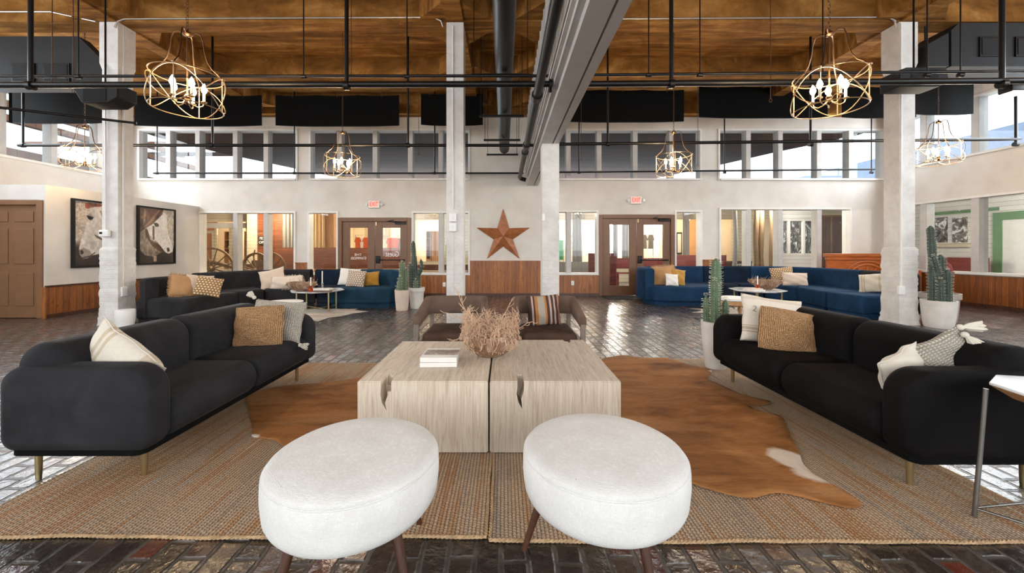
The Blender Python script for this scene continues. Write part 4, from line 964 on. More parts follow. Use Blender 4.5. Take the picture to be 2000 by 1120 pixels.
# ------------------------------------------------------------------ armchairs behind the tables
def armchair(x, label):
    r = T('armchair', label, 'armchair', (x, 4.0, 0), 0, 'brown velvet armchairs behind the coffee tables')
    y0, y1, hw = 3.74, 4.36, 0.325
    # the sloping band: arms and back in one ribbon
    path = [(-hw, y0), (-hw, y0 + .2), (-hw + .005, y0 + .38)] + arc(-hw + 0.09, y1 - 0.09, 0.085, 180, 90, 5) + [(0, y1 + .01)] + arc(hw - 0.09, y1 - 0.09, 0.085, 90, 0, 5) + [(hw - .005, y0 + .38), (hw, y0 + .2), (hw, y0)]
    outer = []; n = len(path); pr = []
    for i, (px, py) in enumerate(path):
        a = path[max(0, i - 1)]; b_ = path[min(n - 1, i + 1)]; dx, dy = b_[0] - a[0], b_[1] - a[1]; L = math.hypot(dx, dy); nx, ny = dy / L, -dx / L
        t = min(1, max(0, (py - y0) / (y1 - y0 - .1))); zt = 0.575 + 0.135 * t; zb = 0.46 + 0.05 * t if t < 1 else 0.51
        pr.append((px, py, nx, ny, zt, zb, t))
    m = MB(); vs = []; sec = 10
    for px, py, nx, ny, zt, zb, t in pr:
        th = 0.032
        for j in range(sec):
            a = 2 * PI * j / sec; cx = math.copysign(abs(math.cos(a)) ** .5, math.cos(a)); cz = math.copysign(abs(math.sin(a)) ** .35, math.sin(a))
            vs.append((x + px + nx * th * cx, py + ny * th * cx, (zt + zb) / 2 + (zt - zb) / 2 * cz))
    fs = [(i * sec + j, i * sec + (j + 1) % sec, (i + 1) * sec + (j + 1) % sec, (i + 1) * sec + j) for i in range(n - 1) for j in range(sec)] + [tuple(range(sec - 1, -1, -1)), tuple((n - 1) * sec + j for j in range(sec))]
    m.add(vs, fs, True); obj('back_and_arm_band', m, 'taupe', r, auto=False)
    m = MB(); m.rbox(x - hw + .055, x + hw - .055, y0 - .02, y1 - .05, 0.30, 0.415, (.05, .05, .045)); obj('seat_cushion', m, 'taupe_dark', r)
    for sx in (-1, 1):
        m = MB(); m.box(x + sx * (hw - 0.0) - .025, x + sx * (hw - 0.0) + .025, y0 - .01, y0 + .04, 0, 0.50); obj('front_leg', m, 'grey_frame', r, bevel=0.008, seg=2)
        m = MB(); m.box(x + sx * (hw - .05) - .022, x + sx * (hw - .05) + .022, y1 - .09, y1 - .045, 0, 0.52); obj('rear_leg', m, 'grey_frame', r, bevel=0.008, seg=2)
        m = MB(); m.box(x + sx * hw - .018, x + sx * hw + .018, y0 + .04, y1 - .06, 0.27, 0.31); obj('side_rail', m, 'grey_frame', r)
    return r
armchair(-0.535, 'brown velvet armchair left of the dried branches')
armchair(0.445, 'brown velvet armchair right of the dried branches, holding the striped pillow')
pillow('brown and ochre striped kilim pillow standing in the right armchair', (0.425, 4.16, 0.575), 0.36, 0.33, 0.12, 'kilim', (-13, -3, 5), 0.05)

# marble side table at the right edge
def polytop(r, c, rad, z0, z1, m, under, n=8, a0=14, shrink=0.8):
    P = [(c[0] + rad * math.cos(R(a0 + 360 / n * i)), c[1] + rad * math.sin(R(a0 + 360 / n * i))) for i in range(n)]
    b = MB(); b.prism(P, z1 - 0.012, z1); obj('table_top', b, m, r, bevel=0.002, seg=1)
    Q = [(c[0] + (x - c[0]) * shrink, c[1] + (y - c[1]) * shrink) for x, y in P]
    b = MB(); b.add([(x, y, z1 - 0.012) for x, y in P] + [(x, y, z0) for x, y in Q], [tuple(range(n)), tuple(range(2 * n - 1, n - 1, -1))] + [(i, (i + 1) % n, n + (i + 1) % n, n + i) for i in range(n)]); obj('bevelled_underside', b, under, r)
r = T('side_table', 'small side table with white marble top at the right edge of the photo', 'side table', (2.36, 1.57, 0))
polytop(r, (2.36, 1.57), 0.245, 0.575, 0.635, 'marble', 'oak', 8, 10, 0.72)
ft = [(2.135, 1.745), (2.50, 1.79), (2.5, 1.36), (2.2, 1.38)]
for x, y in ft:
    m = MB(); m.tube([(x + (2.36 - x) * .12, y + (1.57 - y) * .12, 0.60), (x, y, 0.0)], 0.009, 8); obj('leg', m, 'steel', r)
m = MB(); m.tube([(*ft[0], 0.05), (*ft[2], 0.05)], 0.006, 8); m.tube([(*ft[1], 0.05), (*ft[3], 0.05)], 0.006, 8); m.tube([(*ft[0], 0.05), (*ft[1], 0.05)], 0.006, 8); obj('stretcher', m, 'steel', r)

# ------------------------------------------------------------------ the two sectionals
def offset_path(P, steps=None):
    n = len(P); out = []
    for i, (x, y) in enumerate(P):
        a = P[max(0, i - 1)]; b = P[min(n - 1, i + 1)]; dx, dy = b[0] - a[0], b[1] - a[1]; L = math.hypot(dx, dy); out.append((x, y, dy / L, -dx / L))
    return out
def prof_back(z0, z1, t=0.2, r_=0.07, n=5):
    o = [(0.0, z0), (t, z0)] + [(t - r_ + r_ * math.cos(R(a)), z1 - r_ + r_ * math.sin(R(a))) for a in [90 * i / n for i in range(n + 1)]] + [(r_ + r_ * math.cos(R(a)), z1 - r_ + r_ * math.sin(R(a))) for a in [90 + 90 * i / n for i in range(n + 1)]]
    return o
def densify(P, step=0.08):
    out = [P[0]]
    for a, b in zip(P[:-1], P[1:]):
        L = math.hypot(b[0] - a[0], b[1] - a[1]); k = max(1, int(L / step))
        out += [(a[0] + (b[0] - a[0]) * i / k, a[1] + (b[1] - a[1]) * i / k) for i in range(1, k + 1)]
    return out
def module(r, back, plan, cb, cs, h=0.78, seat=0.42):
    """one upholstered unit: backrest swept along its path, seat and plinth from its plan outline"""
    P = offset_path(densify(back)); n = len(P)
    mb = MB(); pr = prof_back(0.10, h)
    vs = []; c_ = sum(d for d, z in pr) / len(pr)
    path = []
    for i, (x, y, nx, ny) in enumerate(P): path.append((x, y, nx, ny))
    mb.sweep(pr, path); m_ = obj('module', mb, cb, r, bevel=0)
    m_.name = 'backrest'
    s = MB(); s.prism(plan, 0.08, seat, 'Z'); so = obj('seat', s, cs, r, bevel=0.045, seg=4)
    q = MB(); cx = sum(p[0] for p in plan) / len(plan); cy = sum(p[1] for p in plan) / len(plan)
    q.prism([(cx + (x - cx) * .95, cy + (y - cy) * .95) for x, y in plan], 0.0, 0.085, 'Z'); obj('plinth', q, cs, r)
def off(P, d): return [(x + nx * d, y + ny * d) for x, y, nx, ny in offset_path(P)]
# left sectional
r = T('sectional_sofa', 'curved sectional sofa on the left, charcoal turning blue at its right end', 'sofa', (-4.2, 8.3, 0))
A = [(-6.17, 6.3), (-6.17, 7.55)]; B1 = arc(-4.52, 7.55, 1.65, 180, 135, 8); B2 = arc(-4.52, 7.55, 1.65, 135, 92, 8); E = [(-4.46, 9.2), (-2.75, 9.2)]
module(r, arc(-5.87, 6.62, 0.3, 262, 180, 6)[0:] + A[1:], [(-6.1, 6.34)] + [(-5.25, 6.34), (-5.2, 7.3), (-5.18, 7.5)] + [(-6.1, 7.5)], 'charcoal', 'charcoal', 0.76)
module(r, B1, B1 + [(-5.0, 8.0), (-5.17, 7.53)], 'charcoal', 'charcoal')
module(r, B2, B2 + [(-4.05, 8.25), (-4.98, 8.03)], 'charcoal', 'charcoal')
E1 = [(-4.44, 9.2), (-3.6, 9.2)]
module(r, E1, [(-4.44, 9.15), (-3.78, 9.15), (-3.78, 8.24), (-4.03, 8.24)], 'navy', 'slate')
module(r, [(-3.58, 9.2), (-2.75, 9.2)] + arc(-2.75, 8.72, 0.48, 88, 0, 8) + [(-2.27, 8.35)], [(-3.76, 9.15), (-2.6, 9.15), (-2.4, 9.0), (-2.33, 8.7), (-2.33, 8.45), (-2.45, 8.22), (-2.75, 8.16), (-3.76, 8.22)], 'teal', 'teal')
# right sectional
r = T('sectional_sofa', 'curved blue velvet sectional sofa on the right, behind the right sofa', 'sofa', (5.4, 9.0, 0))
yb = 10.05
L0 = [(3.22, 8.75), (3.22, 9.25)] + arc(4.02, 9.25, 0.8, 178, 90, 8)
module(r, L0, [(3.3, 8.8), (3.36, 8.62), (3.6, 8.48), (4.1, 8.42), (4.6, 8.5), (4.9, 8.75), (5.0, 9.1), (4.6, yb - .05), (4.0, yb - .06), (3.5, yb - .3), (3.3, 9.3)], 'blue', 'blue', 0.82)
module(r, [(4.04, yb), (5.1, yb)], [(4.62, yb - .05), (5.02, 9.12), (5.6, 9.15), (5.6, yb - .05)], 'blue', 'slate', 0.82)
module(r, [(5.12, yb), (6.3, yb)], [(5.62, yb - .05), (5.62, 9.15), (6.15, 9.1), (6.55, yb - .08)], 'navy', 'navy', 0.82)
B1 = arc(6.3, 8.85, 1.2, 88, 40, 7); B2 = arc(6.3, 8.85, 1.2, 38, 0, 7)
module(r, B1, [(6.57, yb - .08)] + arc(6.3, 8.85, 1.15, 66, 38, 5) + [(6.55, 8.55), (6.17, 9.08)], 'blue', 'blue', 0.82)
module(r, B2 + [(7.5, 7.9)], arc(6.3, 8.85, 1.15, 36, 0, 5) + [(7.42, 7.55), (6.3, 7.55), (6.5, 8.53)], 'blue', 'blue', 0.82)
module(r, [(7.5, 7.88), (7.5, 7.2)] + arc(7.2, 7.05, 0.3, 0, -80, 6), [(7.42, 7.53), (6.3, 7.53), (6.32, 6.8), (7.4, 6.8)], 'charcoal', 'blue', 0.82)
# ------------------------------------------------------------------ pillows on the sectionals
p = pillow('tan fringed pillow at the left end of the left sectional', (-5.62, 6.75, 0.60), 0.44, 0.38, 0.13, 'fringe', (-16, 12, 62), 0.04)
def fringe(par, w_, h_, m='fringe', L=0.035, n=30):
    b = MB(); rnd = random.Random(3)
    for (u0, v0, u1, v1, dx, dz) in ((-1, 1, 1, 1, 0, 1), (-1, -1, -1, 1, -1, 0), (1, -1, 1, 1, 1, 0), (-1, -1, 1, -1, 0, -1)):
        for i in range(n):
            t = i / n; x = w_ / 2 * (u0 + (u1 - u0) * t) * .97; z = h_ / 2 * (v0 + (v1 - v0) * t) * .97
            b.tube([(x, 0, z), (x + dx * L + rnd.uniform(-.01, .01), rnd.uniform(-.012, .012), z + dz * L + rnd.uniform(-.01, .01))], [0.006, 0.003], 4, cap=False)
    obj('fringe', b, m, par, W=False, fix=False)
fringe(p, 0.44, 0.38)
pillow('blush pillow squeezed between the fringed and dotted pillows on the left sectional', (-5.50, 6.92, 0.60), 0.42, 0.38, 0.13, 'blush', (-16, 8, 48), 0.07)
pillow('tan pillow with white dots at the left end of the left sectional', (-5.30, 6.88, 0.575), 0.40, 0.36, 0.14, 'dots_tan', (-18, 12, 34), 0.06)
pillow('blush pillow propped in the corner of the left sectional', (-4.98, 8.25, 0.62), 0.52, 0.44, 0.15, 'blush', (-18, -14, 14), 0.10)
p = pillow('fluffy cream lumbar pillow lying in front of the corner pillow', (-4.62, 8.15, 0.545), 0.66, 0.28, 0.16, 'fur', (-14, -3, 2), 0.05)
fringe(p, 0.64, 0.27, 'fur', 0.03, 26)
p = pillow('white pillow behind the taupe dotted pillow on the left sectional', (-3.52, 8.72, 0.62), 0.46, 0.40, 0.13, 'white_cloth', (-16, 5, 4), 0.06)
pillow('taupe pillow with white dots on the blue end of the left sectional', (-3.28, 8.50, 0.60), 0.42, 0.38, 0.14, 'dots_taupe', (-16, 3, -4), 0.05)
pillow('plain gold pillow next to the taupe dotted pillow', (-3.0, 8.66, 0.585), 0.38, 0.33, 0.13, 'gold', (-14, -5, -6), 0.07)
p = pillow('large tan fringed pillow at the left end of the blue sectional', (3.72, 8.98, 0.64), 0.50, 0.46, 0.14, 'fringe', (-14, -6, -24), 0.05); fringe(p, 0.5, 0.46)
pillow('mustard pillow beside the small white pillow on the blue sectional', (4.02, 8.92, 0.61), 0.42, 0.40, 0.13, 'mustard', (-14, 12, 10), 0.08)
pillow('small white square pillow in front of the mustard pillow', (3.78, 8.66, 0.56), 0.30, 0.28, 0.11, 'white_cloth', (-14, 4, 4), 0.05)
pillow('gold pillow with white dots behind the blush lumbar pillow on the blue sectional', (6.62, 9.15, 0.62), 0.50, 0.42, 0.13, 'dots_tan', (-12, -6, -14), 0.06)
p = pillow('blush lumbar pillow with piping on the blue sectional', (6.72, 8.88, 0.56), 0.54, 0.30, 0.13, 'blush', (-12, 2, -8), 0.05); piping(p, 0.54, 0.30, 0.05, 'blush', 0.006)
pillow('cream striped pillow half hidden behind the far right column', (7.05, 7.35, 0.60), 0.42, 0.38, 0.15, 'creamstripe', (-20, -8, -60), 0.06)

# ------------------------------------------------------------------ middle ground tables
def octa_table(loc, rad, h, label, leg='brass', top='marble', n=8, nl=4, a0=22.5, und='marble', tt=0.03, gx=None):
    r = T('side_table' if rad < .35 else 'cocktail_table', label, 'table', loc)
    polytop(r, loc, rad, h - tt, h, top, und, n, a0, 0.9)
    P = [(loc[0] + rad * .8 * math.cos(R(a0 + 45 + 360 / nl * i)), loc[1] + rad * .8 * math.sin(R(a0 + 45 + 360 / nl * i))) for i in range(nl)]
    for x, y in P: b = MB(); b.box(x - .013, x + .013, y - .013, y + .013, 0, h - tt + .002); obj('leg', b, leg, r)
    for k in range(nl // 2 if nl == 4 else 0):
        b = MB(); b.tube([(*P[k], 0.05), (*P[k + 2], 0.05)], 0.008, 6); obj('stretcher', b, leg, r)
    return r
octa_table((-3.82, 7.85, 0), 0.52, 0.42, 'octagonal white marble table with brass legs in front of the left sectional', a0=10, nl=4)
octa_table((-3.47, 6.12, 0), 0.20, 0.28, 'small hexagonal pale wood table beside the round white table', leg='black_metal', top='oak', n=6, nl=3, und='oak')
r = T('cocktail_table', 'round white table partly hidden behind the far arm of charcoal sofa', 'table', (-3.72, 6.45, 0)); m = MB(); m.lathe([(0.28, 0.33), (0.305, 0.345), (0.31, 0.36), (0.305, 0.365)], (-3.72, 6.45, 0), 40); obj('table_top', m, 'plastic', r)
m = MB(); m.lathe([(0.05, 0.025), (0.03, 0.08), (0.03, 0.3), (0.10, 0.332)], (-3.72, 6.45, 0), 20); obj('pedestal', m, 'brass', r); m = MB(); m.lathe([(0.2, 0.0), (0.2, 0.015), (0.04, 0.03)], (-3.72, 6.45, 0), 30); obj('foot_plate', m, 'brass', r)
bowl((-4.02, 7.62, 0.42), 0.29, 0.17, 'clay', 'brown wooden bowl of dried moss on the left marble table', sy=0.7, name='wooden_bowl')
twigs((-4.02, 7.62, 0.45), 0.24, 0.10, 0.20, 85, 'twig_grey', 'grey brown dried moss heaped in the bowl on the left marble table', seed=9, r0=0.0035, step=0.03, br=0.5, base=0.8, depth=1)
def candlestick(loc, label, m, h, beads, ch, name='candlestick'):
    r = T(name, label, 'candle holder', loc); b = MB(); prof = [(0.045, 0.0), (0.045, 0.008), (0.012, 0.018)]
    z = 0.02; k = beads; st = (h - 0.03) / k
    for i in range(k):
        rr = 0.024 if i % 2 == 0 else 0.017
        prof += [(0.008, z + st * .04), (rr, z + st * .3), (rr, z + st * .7), (0.008, z + st * .96)]; z += st
    prof += [(0.020, h - .005), (0.018, h)]; b.lathe(prof, (0, 0, 0), 16); obj('stem', b, m, r, W=False)
    b = MB(); b.lathe([(0.010, h - .002), (0.010, h + ch), (0.002, h + ch + .012)], (0, 0, 0), 12); obj('taper_candle', b, 'candle', r, W=False)
    return r
candlestick((-3.66, 7.72, 0.42), 'clear crystal candlestick with tall white candle on the left marble table', 'crystal', 0.16, 5, 0.22)
def amber_holder(loc, label):
    r = T('candle_holder', label, 'candle holder', loc); b = MB(); b.lathe([(0.035, 0), (0.05, 0.02), (0.045, 0.05), (0.018, 0.075), (0.024, 0.10), (0.024, 0.115), (0.016, 0.115)], (0, 0, 0), 20); obj('glass_base', b, 'amber', r, W=False)
    b = MB(); b.lathe([(0.011, 0.1), (0.011, 0.27), (0.002, 0.285)], (0, 0, 0), 12); obj('taper_candle', b, 'candle', r, W=False)
amber_holder((-3.78, 7.5, 0.42), 'amber glass candle holder beside the bowl on the left marble table')
book((-3.52, 7.52, 0.42), 0.36, 0.22, 0.03, R(6), 'brown hardback under a pale book on the left marble table', 'taupe', group='books on the left marble table')
book((-3.54, 7.53, 0.45), 0.32, 0.2, 0.028, R(-4), 'pale book on top of the stack on the left marble table', 'bookcover', group='books on the left marble table')
# right group
octa_table((5.10, 7.75, 0), 0.50, 0.44, 'octagonal white marble table in front of the blue sectional', leg='brass', a0=10)
bowl((5.28, 7.75, 0.44), 0.29, 0.19, 'clay', 'wooden bowl of grey dried moss on the right marble table', sy=0.75)
twigs((5.28, 7.75, 0.50), 0.28, 0.08, 0.16, 150, 'twig_grey', 'grey dried moss mounded in the bowl on the right marble table', seed=19, r0=0.0035, step=0.03, br=0.5, base=0.85, depth=1)
amber_holder((4.98, 7.55, 0.44), 'amber glass holder with white taper candle on the right marble table')
book((4.86, 7.48, 0.44), 0.32, 0.2, 0.03, R(-8), 'pale book beside the amber holder on the right marble table', 'bookcover', group='books on the right marble table')
book((4.87, 7.5, 0.47), 0.26, 0.17, 0.018, R(4), 'thin pink book on top of the pale book on right marble table', 'blush', group='books on the right marble table')
r = T('footstool', 'small round stool with white cushion and turned wooden legs', 'stool', (4.12, 6.9, 0))
m = MB(); m.lathe([(0.25, 0.325), (0.275, 0.345), (0.27, 0.375), (0.2, 0.392), (0.01, 0.397)], (4.12, 6.9, 0), 36); obj('seat_cushion', m, 'white_cloth', r)
m = MB(); m.lathe([(0.24, 0.25), (0.262, 0.262), (0.262, 0.325), (0.255, 0.33)], (4.12, 6.9, 0), 36); obj('apron', m, 'oak', r)
for a in (30, 120, 210, 300):
    x, y = 4.12 + .2 * math.cos(R(a)), 6.9 + .2 * math.sin(R(a)); m = MB(); m.lathe([(0.018, 0), (0.028, 0.03), (0.018, 0.06), (0.036, 0.12), (0.038, 0.17), (0.02, 0.2), (0.034, 0.22), (0.034, 0.26)], (x, y, 0), 14); obj('turned_leg', m, 'oak', r)
# white hides
white1 = [(560, 606), (600, 605), (650, 604), (700, 604), (690, 607), (722, 609), (690, 613), (668, 618), (640, 622), (620, 629), (600, 624), (560, 622), (520, 615)]
cowhide([G(*p) for p in white1], [], 0.002, 'hide_white', 'white cowhide under the left marble table', 'white cowhides under the marble tables', 2)
white2 = [(1345, 603), (1375, 605), (1410, 603), (1480, 600), (1540, 604), (1560, 612), (1500, 618), (1440, 622), (1400, 619), (1376, 612), (1350, 611), (1380, 607)]
cowhide([G(*p) for p in white2], [], 0.002, 'hide_white', 'white cowhide under the right marble table', 'white cowhides under the marble tables', 4)

# ------------------------------------------------------------------ cacti
def cactus(r, pts, rad, m='cactus', ribs=8, spines=True, name='stem'):
    P = [Vector(p) for p in pts]
    Q = [P[0]]
    for a, b in zip(P[:-1], P[1:]):
        k = max(1, int((b - a).length / 0.05)); Q += [a.lerp(b, i / k) for i in range(1, k + 1)]
    n = ribs * 4; vs = []; mb = MB(); K_ = len(Q); tot = sum((b - a).length for a, b in zip(Q[:-1], Q[1:])); s_ = 0; sp = MB(); rnd = random.Random(int(rad * 1e4) + len(Q))
    for i, q in enumerate(Q):
        if i: s_ += (Q[i] - Q[i - 1]).length
        d = (Q[min(i + 1, K_ - 1)] - Q[max(i - 1, 0)]).normalized(); a = d.cross(Vector((0.0, 1, 0.05))).normalized(); b = a.cross(d)
        rem = tot - s_; f = math.sqrt(max(0.02, 1 - max(0, 1 - rem / (rad * 1.3)) ** 2)) * (1 + .05 * math.sin(s_ * 16))
        for j in range(n):
            t = 2 * PI * j / n; rr = rad * f * (0.74 + 0.26 * abs(math.cos(t * ribs / 2)))
            vs.append(q + (a * math.cos(t) + b * math.sin(t)) * rr)
        if spines and i % 1 == 0:
            for j in range(ribs):
                t = 2 * PI * j / ribs
                for dd in (0, 0.02):
                    o_ = (a * math.cos(t) + b * math.sin(t)); p0 = q + d * dd + o_ * rad * f; sp.tube([p0, p0 + o_ * 0.02 + d * rnd.uniform(-.008, .012)], [0.0026, 0.0014], 3, cap=False)
    fs = [(i * n + j, i * n + (j + 1) % n, (i + 1) * n + (j + 1) % n, (i + 1) * n + j) for i in range(K_ - 1) for j in range(n)] + [tuple((K_ - 1) * n + j for j in range(n))]
    mb.add(vs, fs, True); o = obj(name, mb, m, r, auto=False)
    if spines: obj('spines', sp, 'spine', o, fix=False)['kind'] = 'stuff'
def pot(r, c, r0, r1, h, m, lip=False):
    prof = [(0.01, 0.0), (r0, 0.0), (r0 + .01, 0.02)] + [(r0 + (r1 - r0) * (t ** .6), h * t) for t in (.2, .4, .6, .8)]
    prof += ([(r1, h * .82), (r1 + .015, h * .82), (r1 + .015, h)] if lip else [(r1, h)]) + [(r1 - .02, h), (r1 - .025, h - .05)]
    b = MB(); b.lathe(prof, (c[0], c[1], 0), 32, capt=False, capb=False); obj('pot', b, m, r); b = MB(); b.lathe([(r1 - .021, h - .045), (0.01, h - .035)], (c[0], c[1], 0), 24, capb=False); obj('soil', b, 'soil', r)
cx, cy = -2.09, 7.85
r = T('potted_cactus', 'low cactus in a blush pot, left of pair by the blue sofa end', 'plant', (cx, cy, 0)); pot(r, (cx, cy), 0.11, 0.15, 0.42, 'pot_blush')
cactus(r, [(cx - .0, cy, .36), (cx + .0, cy, 1.0)], 0.05); cactus(r, [(cx + .06, cy + .02, .36), (cx + .075, cy + .02, 0.86)], 0.045); cactus(r, [(cx - .02, cy - .06, .36), (cx - .03, cy - .06, .7)], 0.04); cactus(r, [(cx - .08, cy, .36), (cx - .09, cy, .55)], 0.035)
cx, cy = -1.86, 8.15
r = T('potted_cactus', 'tall dark branching cactus in pale grey pot beside the blush pot', 'plant', (cx, cy, 0)); pot(r, (cx, cy), 0.12, 0.155, 0.44, 'pot_white', True)
cactus(r, [(cx - .05, cy, .36), (cx - .05, cy, .9), (cx - .06, cy, 1.15)], 0.062, 'cactus_dark'); cactus(r, [(cx - .06, cy, 1.1), (cx - .075, cy, 1.43)], 0.045, 'cactus_dark')
cactus(r, [(cx, cy - .03, .7), (cx + .07, cy - .03, .74), (cx + .12, cy - .03, .88), (cx + .09, cy - .03, 1.04)], 0.036, 'cactus_dark'); cactus(r, [(cx + .03, cy, .36), (cx + .04, cy, .82)], 0.045, 'cactus_dark'); cactus(r, [(cx - .1, cy - .05, .36), (cx - .13, cy - .05, .95)], 0.04, 'cactus_dark'); cactus(r, [(cx, cy - .09, .36), (cx, cy - .09, .62)], 0.04, 'cactus')
cx, cy = 2.19, 3.98
r = T('potted_cactus', 'spiny green column cactus in tall white pot behind the right sofa', 'plant', (cx, cy, 0)); pot(r, (cx, cy), 0.09, 0.14, 0.49, 'pot_white')
cactus(r, [(cx + .01, cy + .02, .42), (cx + .015, cy + .02, 1.14)], 0.05, 'cactus', 7); cactus(r, [(cx - .03, cy - .05, .42), (cx - .035, cy - .05, .92)], 0.045, 'cactus', 7); cactus(r, [(cx - .10, cy - .01, .42), (cx - .105, cy - .01, .76)], 0.032, 'cactus', 7); cactus(r, [(cx + .08, cy - .03, .42), (cx + .085, cy - .03, .72)], 0.035, 'cactus', 7)
cx, cy = 6.92, 6.12
r = T('potted_cactus', 'tall dark green cactus cluster in a white concrete pot, right of the far right column', 'plant', (cx, cy, 0)); pot(r, (cx, cy), 0.16, 0.21, 0.43, 'pot_white')
cactus(r, [(cx - .10, cy, .36), (cx - .10, cy, 1.15), (cx - .13, cy, 1.62)], 0.05, 'cactus_dark'); cactus(r, [(cx - .05, cy - .05, .36), (cx - .06, cy - .05, .84), (cx - .14, cy - .05, 1.14)], 0.04, 'cactus_dark')
cactus(r, [(cx + .03, cy, .36), (cx + .03, cy, 1.16)], 0.062, 'cactus_dark', 9); cactus(r, [(cx + .03, cy - .1, .36), (cx + .03, cy - .1, .92)], 0.052, 'cactus_dark', 9); cactus(r, [(cx - .07, cy - .1, .36), (cx - .08, cy - .1, .78)], 0.042, 'cactus_dark', 8)
r = T('potted_plant', 'grey clay planter with drooping dark red plant, behind the white cactus pot', 'plant', (7.42, 6.55, 0)); pot(r, (7.42, 6.55), 0.19, 0.24, 0.5, 'pot_grey', True)
m = MB(); m.lathe([(0.09, 0.44), (0.12, 0.6), (0.12, 0.8), (0.08, 0.98), (0.02, 1.05)], (7.52, 6.58, 0), 12); m.v = [(x + .05 * math.sin(z * 9) + random.uniform(-.015, .015), y + random.uniform(-.02, .02), z) for x, y, z in m.v]; obj('foliage', m, 'redleaf', r)
cactus(r, [(7.30, 6.5, .44), (7.30, 6.5, 1.05)], 0.06, 'cactus_dark')

# pale bin against the far left column
r = T('waste_bin', 'small white bin standing behind the charcoal sofa by the left column', 'bin', (-6.02, 6.1, 0)); m = MB(); m.lathe([(0.10, 0), (0.125, 0.15), (0.125, 0.27), (0.115, 0.285), (0.02, 0.285)], (-6.02, 6.1, 0), 28); obj('bin_body', m, 'plastic', r)

# ------------------------------------------------------------------ wall things
def star(cx, cz, y, rad):
    P = []
    for i in range(10):
        a = R(90 + 36 * i); q = rad if i % 2 == 0 else rad * 0.36; P.append((cx + q * math.cos(a), y, cz + q * math.sin(a)))
    m = MB(); vs = P + [(cx, y - 0.14, cz), (cx, y, cz)]
    for i in range(10): m.add([vs[i], vs[(i + 1) % 10], vs[10]], [(0, 1, 2)]); m.add([vs[i], vs[(i + 1) % 10], vs[11]], [(2, 1, 0)])
    return m
m = star(bx(983), bz(462), YB - 0.02, 0.76); solo('barn_star', m, 'rust', 'large rust coloured five pointed barn star on the white wall between columns', 'star')
def exit_sign(x, z, label):
    r = T('exit_sign', label, 'sign', (x, YB, z)); m = MB(); m.rbox(x - .15, x + .15, YB - .07, YB, z - .10, z + .10, .015, 3); obj('housing', m, 'plastic', r)
    m = MB(); m.box(x - .13, x + .13, YB - .074, YB - .07, z - .08, z + .08); obj('face', m, 'sign_face', r); text('letters', 'EXIT', 0.17, 'exit_red', (x, YB - .077, z), (R(90), 0, 0), r, .002, width=0.22)
    for s in (-1, 1):
        m = MB(); m.tube([(x + s * .15, YB - .04, z + .01), (x + s * .19, YB - .05, z + .01)], 0.012, 8); m.tube([(x + s * .18, YB - .03, z + .01), (x + s * .205, YB - .09, z - .005)], [0.028, 0.04], 12); obj('lamp_head', m, 'plastic', r)
exit_sign(bx(732), bz(400), 'lit EXIT sign with twin lamp heads above the left brown doors')
exit_sign(bx(1241), bz(392), 'lit EXIT sign with twin lamp heads above the right brown doors')
def wall_plate(px, py, label): m = MB(); m.rbox(bx(px) - .04, bx(px) + .04, wd - .01, wd, bz(py) - .06, bz(py) + .06, .006, 2); solo('wall_outlet', m, 'outlet', label, 'outlet')
wall_plate(1118, 553, 'white wall outlet in the pine boards left of the right doors'); wall_plate(868, 556, 'white wall outlet in the pine boards beside the tall white column')
m = MB(); m.box(2.62, 4.55, 9.55, 10.32, 0, 0.012); solo('doormat', m, 'mat', 'dark doormat before the right brown doors', 'mat')

# framed horse photographs
def inpoly(X_, Y_, P):
    ins = np.zeros(X_.shape, bool); n = len(P)
    for i in range(n):
        x1, y1 = P[i]; x2, y2 = P[i - 1]
        c = ((y1 > Y_) != (y2 > Y_)) & (X_ < (x2 - x1) * (Y_ - y1) / (y2 - y1 + 1e-9) + x1); ins ^= c
    return ins.astype(float)
def blur(a, k):
    for _ in range(k): p = np.pad(a, 1, mode='edge'); a = (p[:-2, 1:-1] + p[2:, 1:-1] + p[1:-1, :-2] + p[1:-1, 2:] + p[1:-1, 1:-1] * 2) / 6
    return a
def fnoise(rs, shp, c):
    g = rs.rand(c + 2, c + 2); yy = np.linspace(0, c, shp[0]); xx = np.linspace(0, c, shp[1]); y0 = yy.astype(int); x0 = xx.astype(int); fy = (yy - y0)[:, None]; fx_ = (xx - x0)[None, :]
    fy = fy * fy * (3 - 2 * fy); fx_ = fx_ * fx_ * (3 - 2 * fx_)
    return (g[y0][:, x0] * (1 - fy) * (1 - fx_) + g[y0 + 1][:, x0] * fy * (1 - fx_) + g[y0][:, x0 + 1] * (1 - fy) * fx_ + g[y0 + 1][:, x0 + 1] * fy * fx_)
def horse_image(layers, seed, H=260, W_=184):
    rs = np.random.RandomState(seed); V, U = np.meshgrid(np.linspace(0, 1, H), np.linspace(0, 1, W_), indexing='ij')
    img = np.zeros((H, W_, 3)); n1 = fnoise(rs, (H, W_), 6); n2 = fnoise(rs, (H, W_), 22); n3 = fnoise(rs, (H, W_), 60)
    base = np.array([186, 172, 158.]) ; dark = np.array([40, 26, 20.])
    t = np.clip((V - 0.62) / 0.14 + (n1 - .5) * 1.2, 0, 1)[..., None]; img = (base * (0.72 + .35 * n2[..., None] * .6 + .25 * n3[..., None])) * (1 - t) + dark * (0.6 + n2[..., None] * .8) * t
    for P, colr, bl, var, op in layers:
        mk = blur(inpoly(U, V, P), bl)[..., None] * op; cc = np.array(colr, float) * (1 - var / 2 + var * (0.55 * n2 + 0.45 * n1)[..., None]); img = img * (1 - mk) + cc * mk
    img *= (0.94 + .12 * n3[..., None]); img = np.clip(img, 0, 255) / 255
    return np.where(img <= .04045, img / 12.92, ((img + .055) / 1.055) ** 2.4)
def Q1(*p): return [((x - 128) / 590, (y - 150) / 850) for x, y in p]
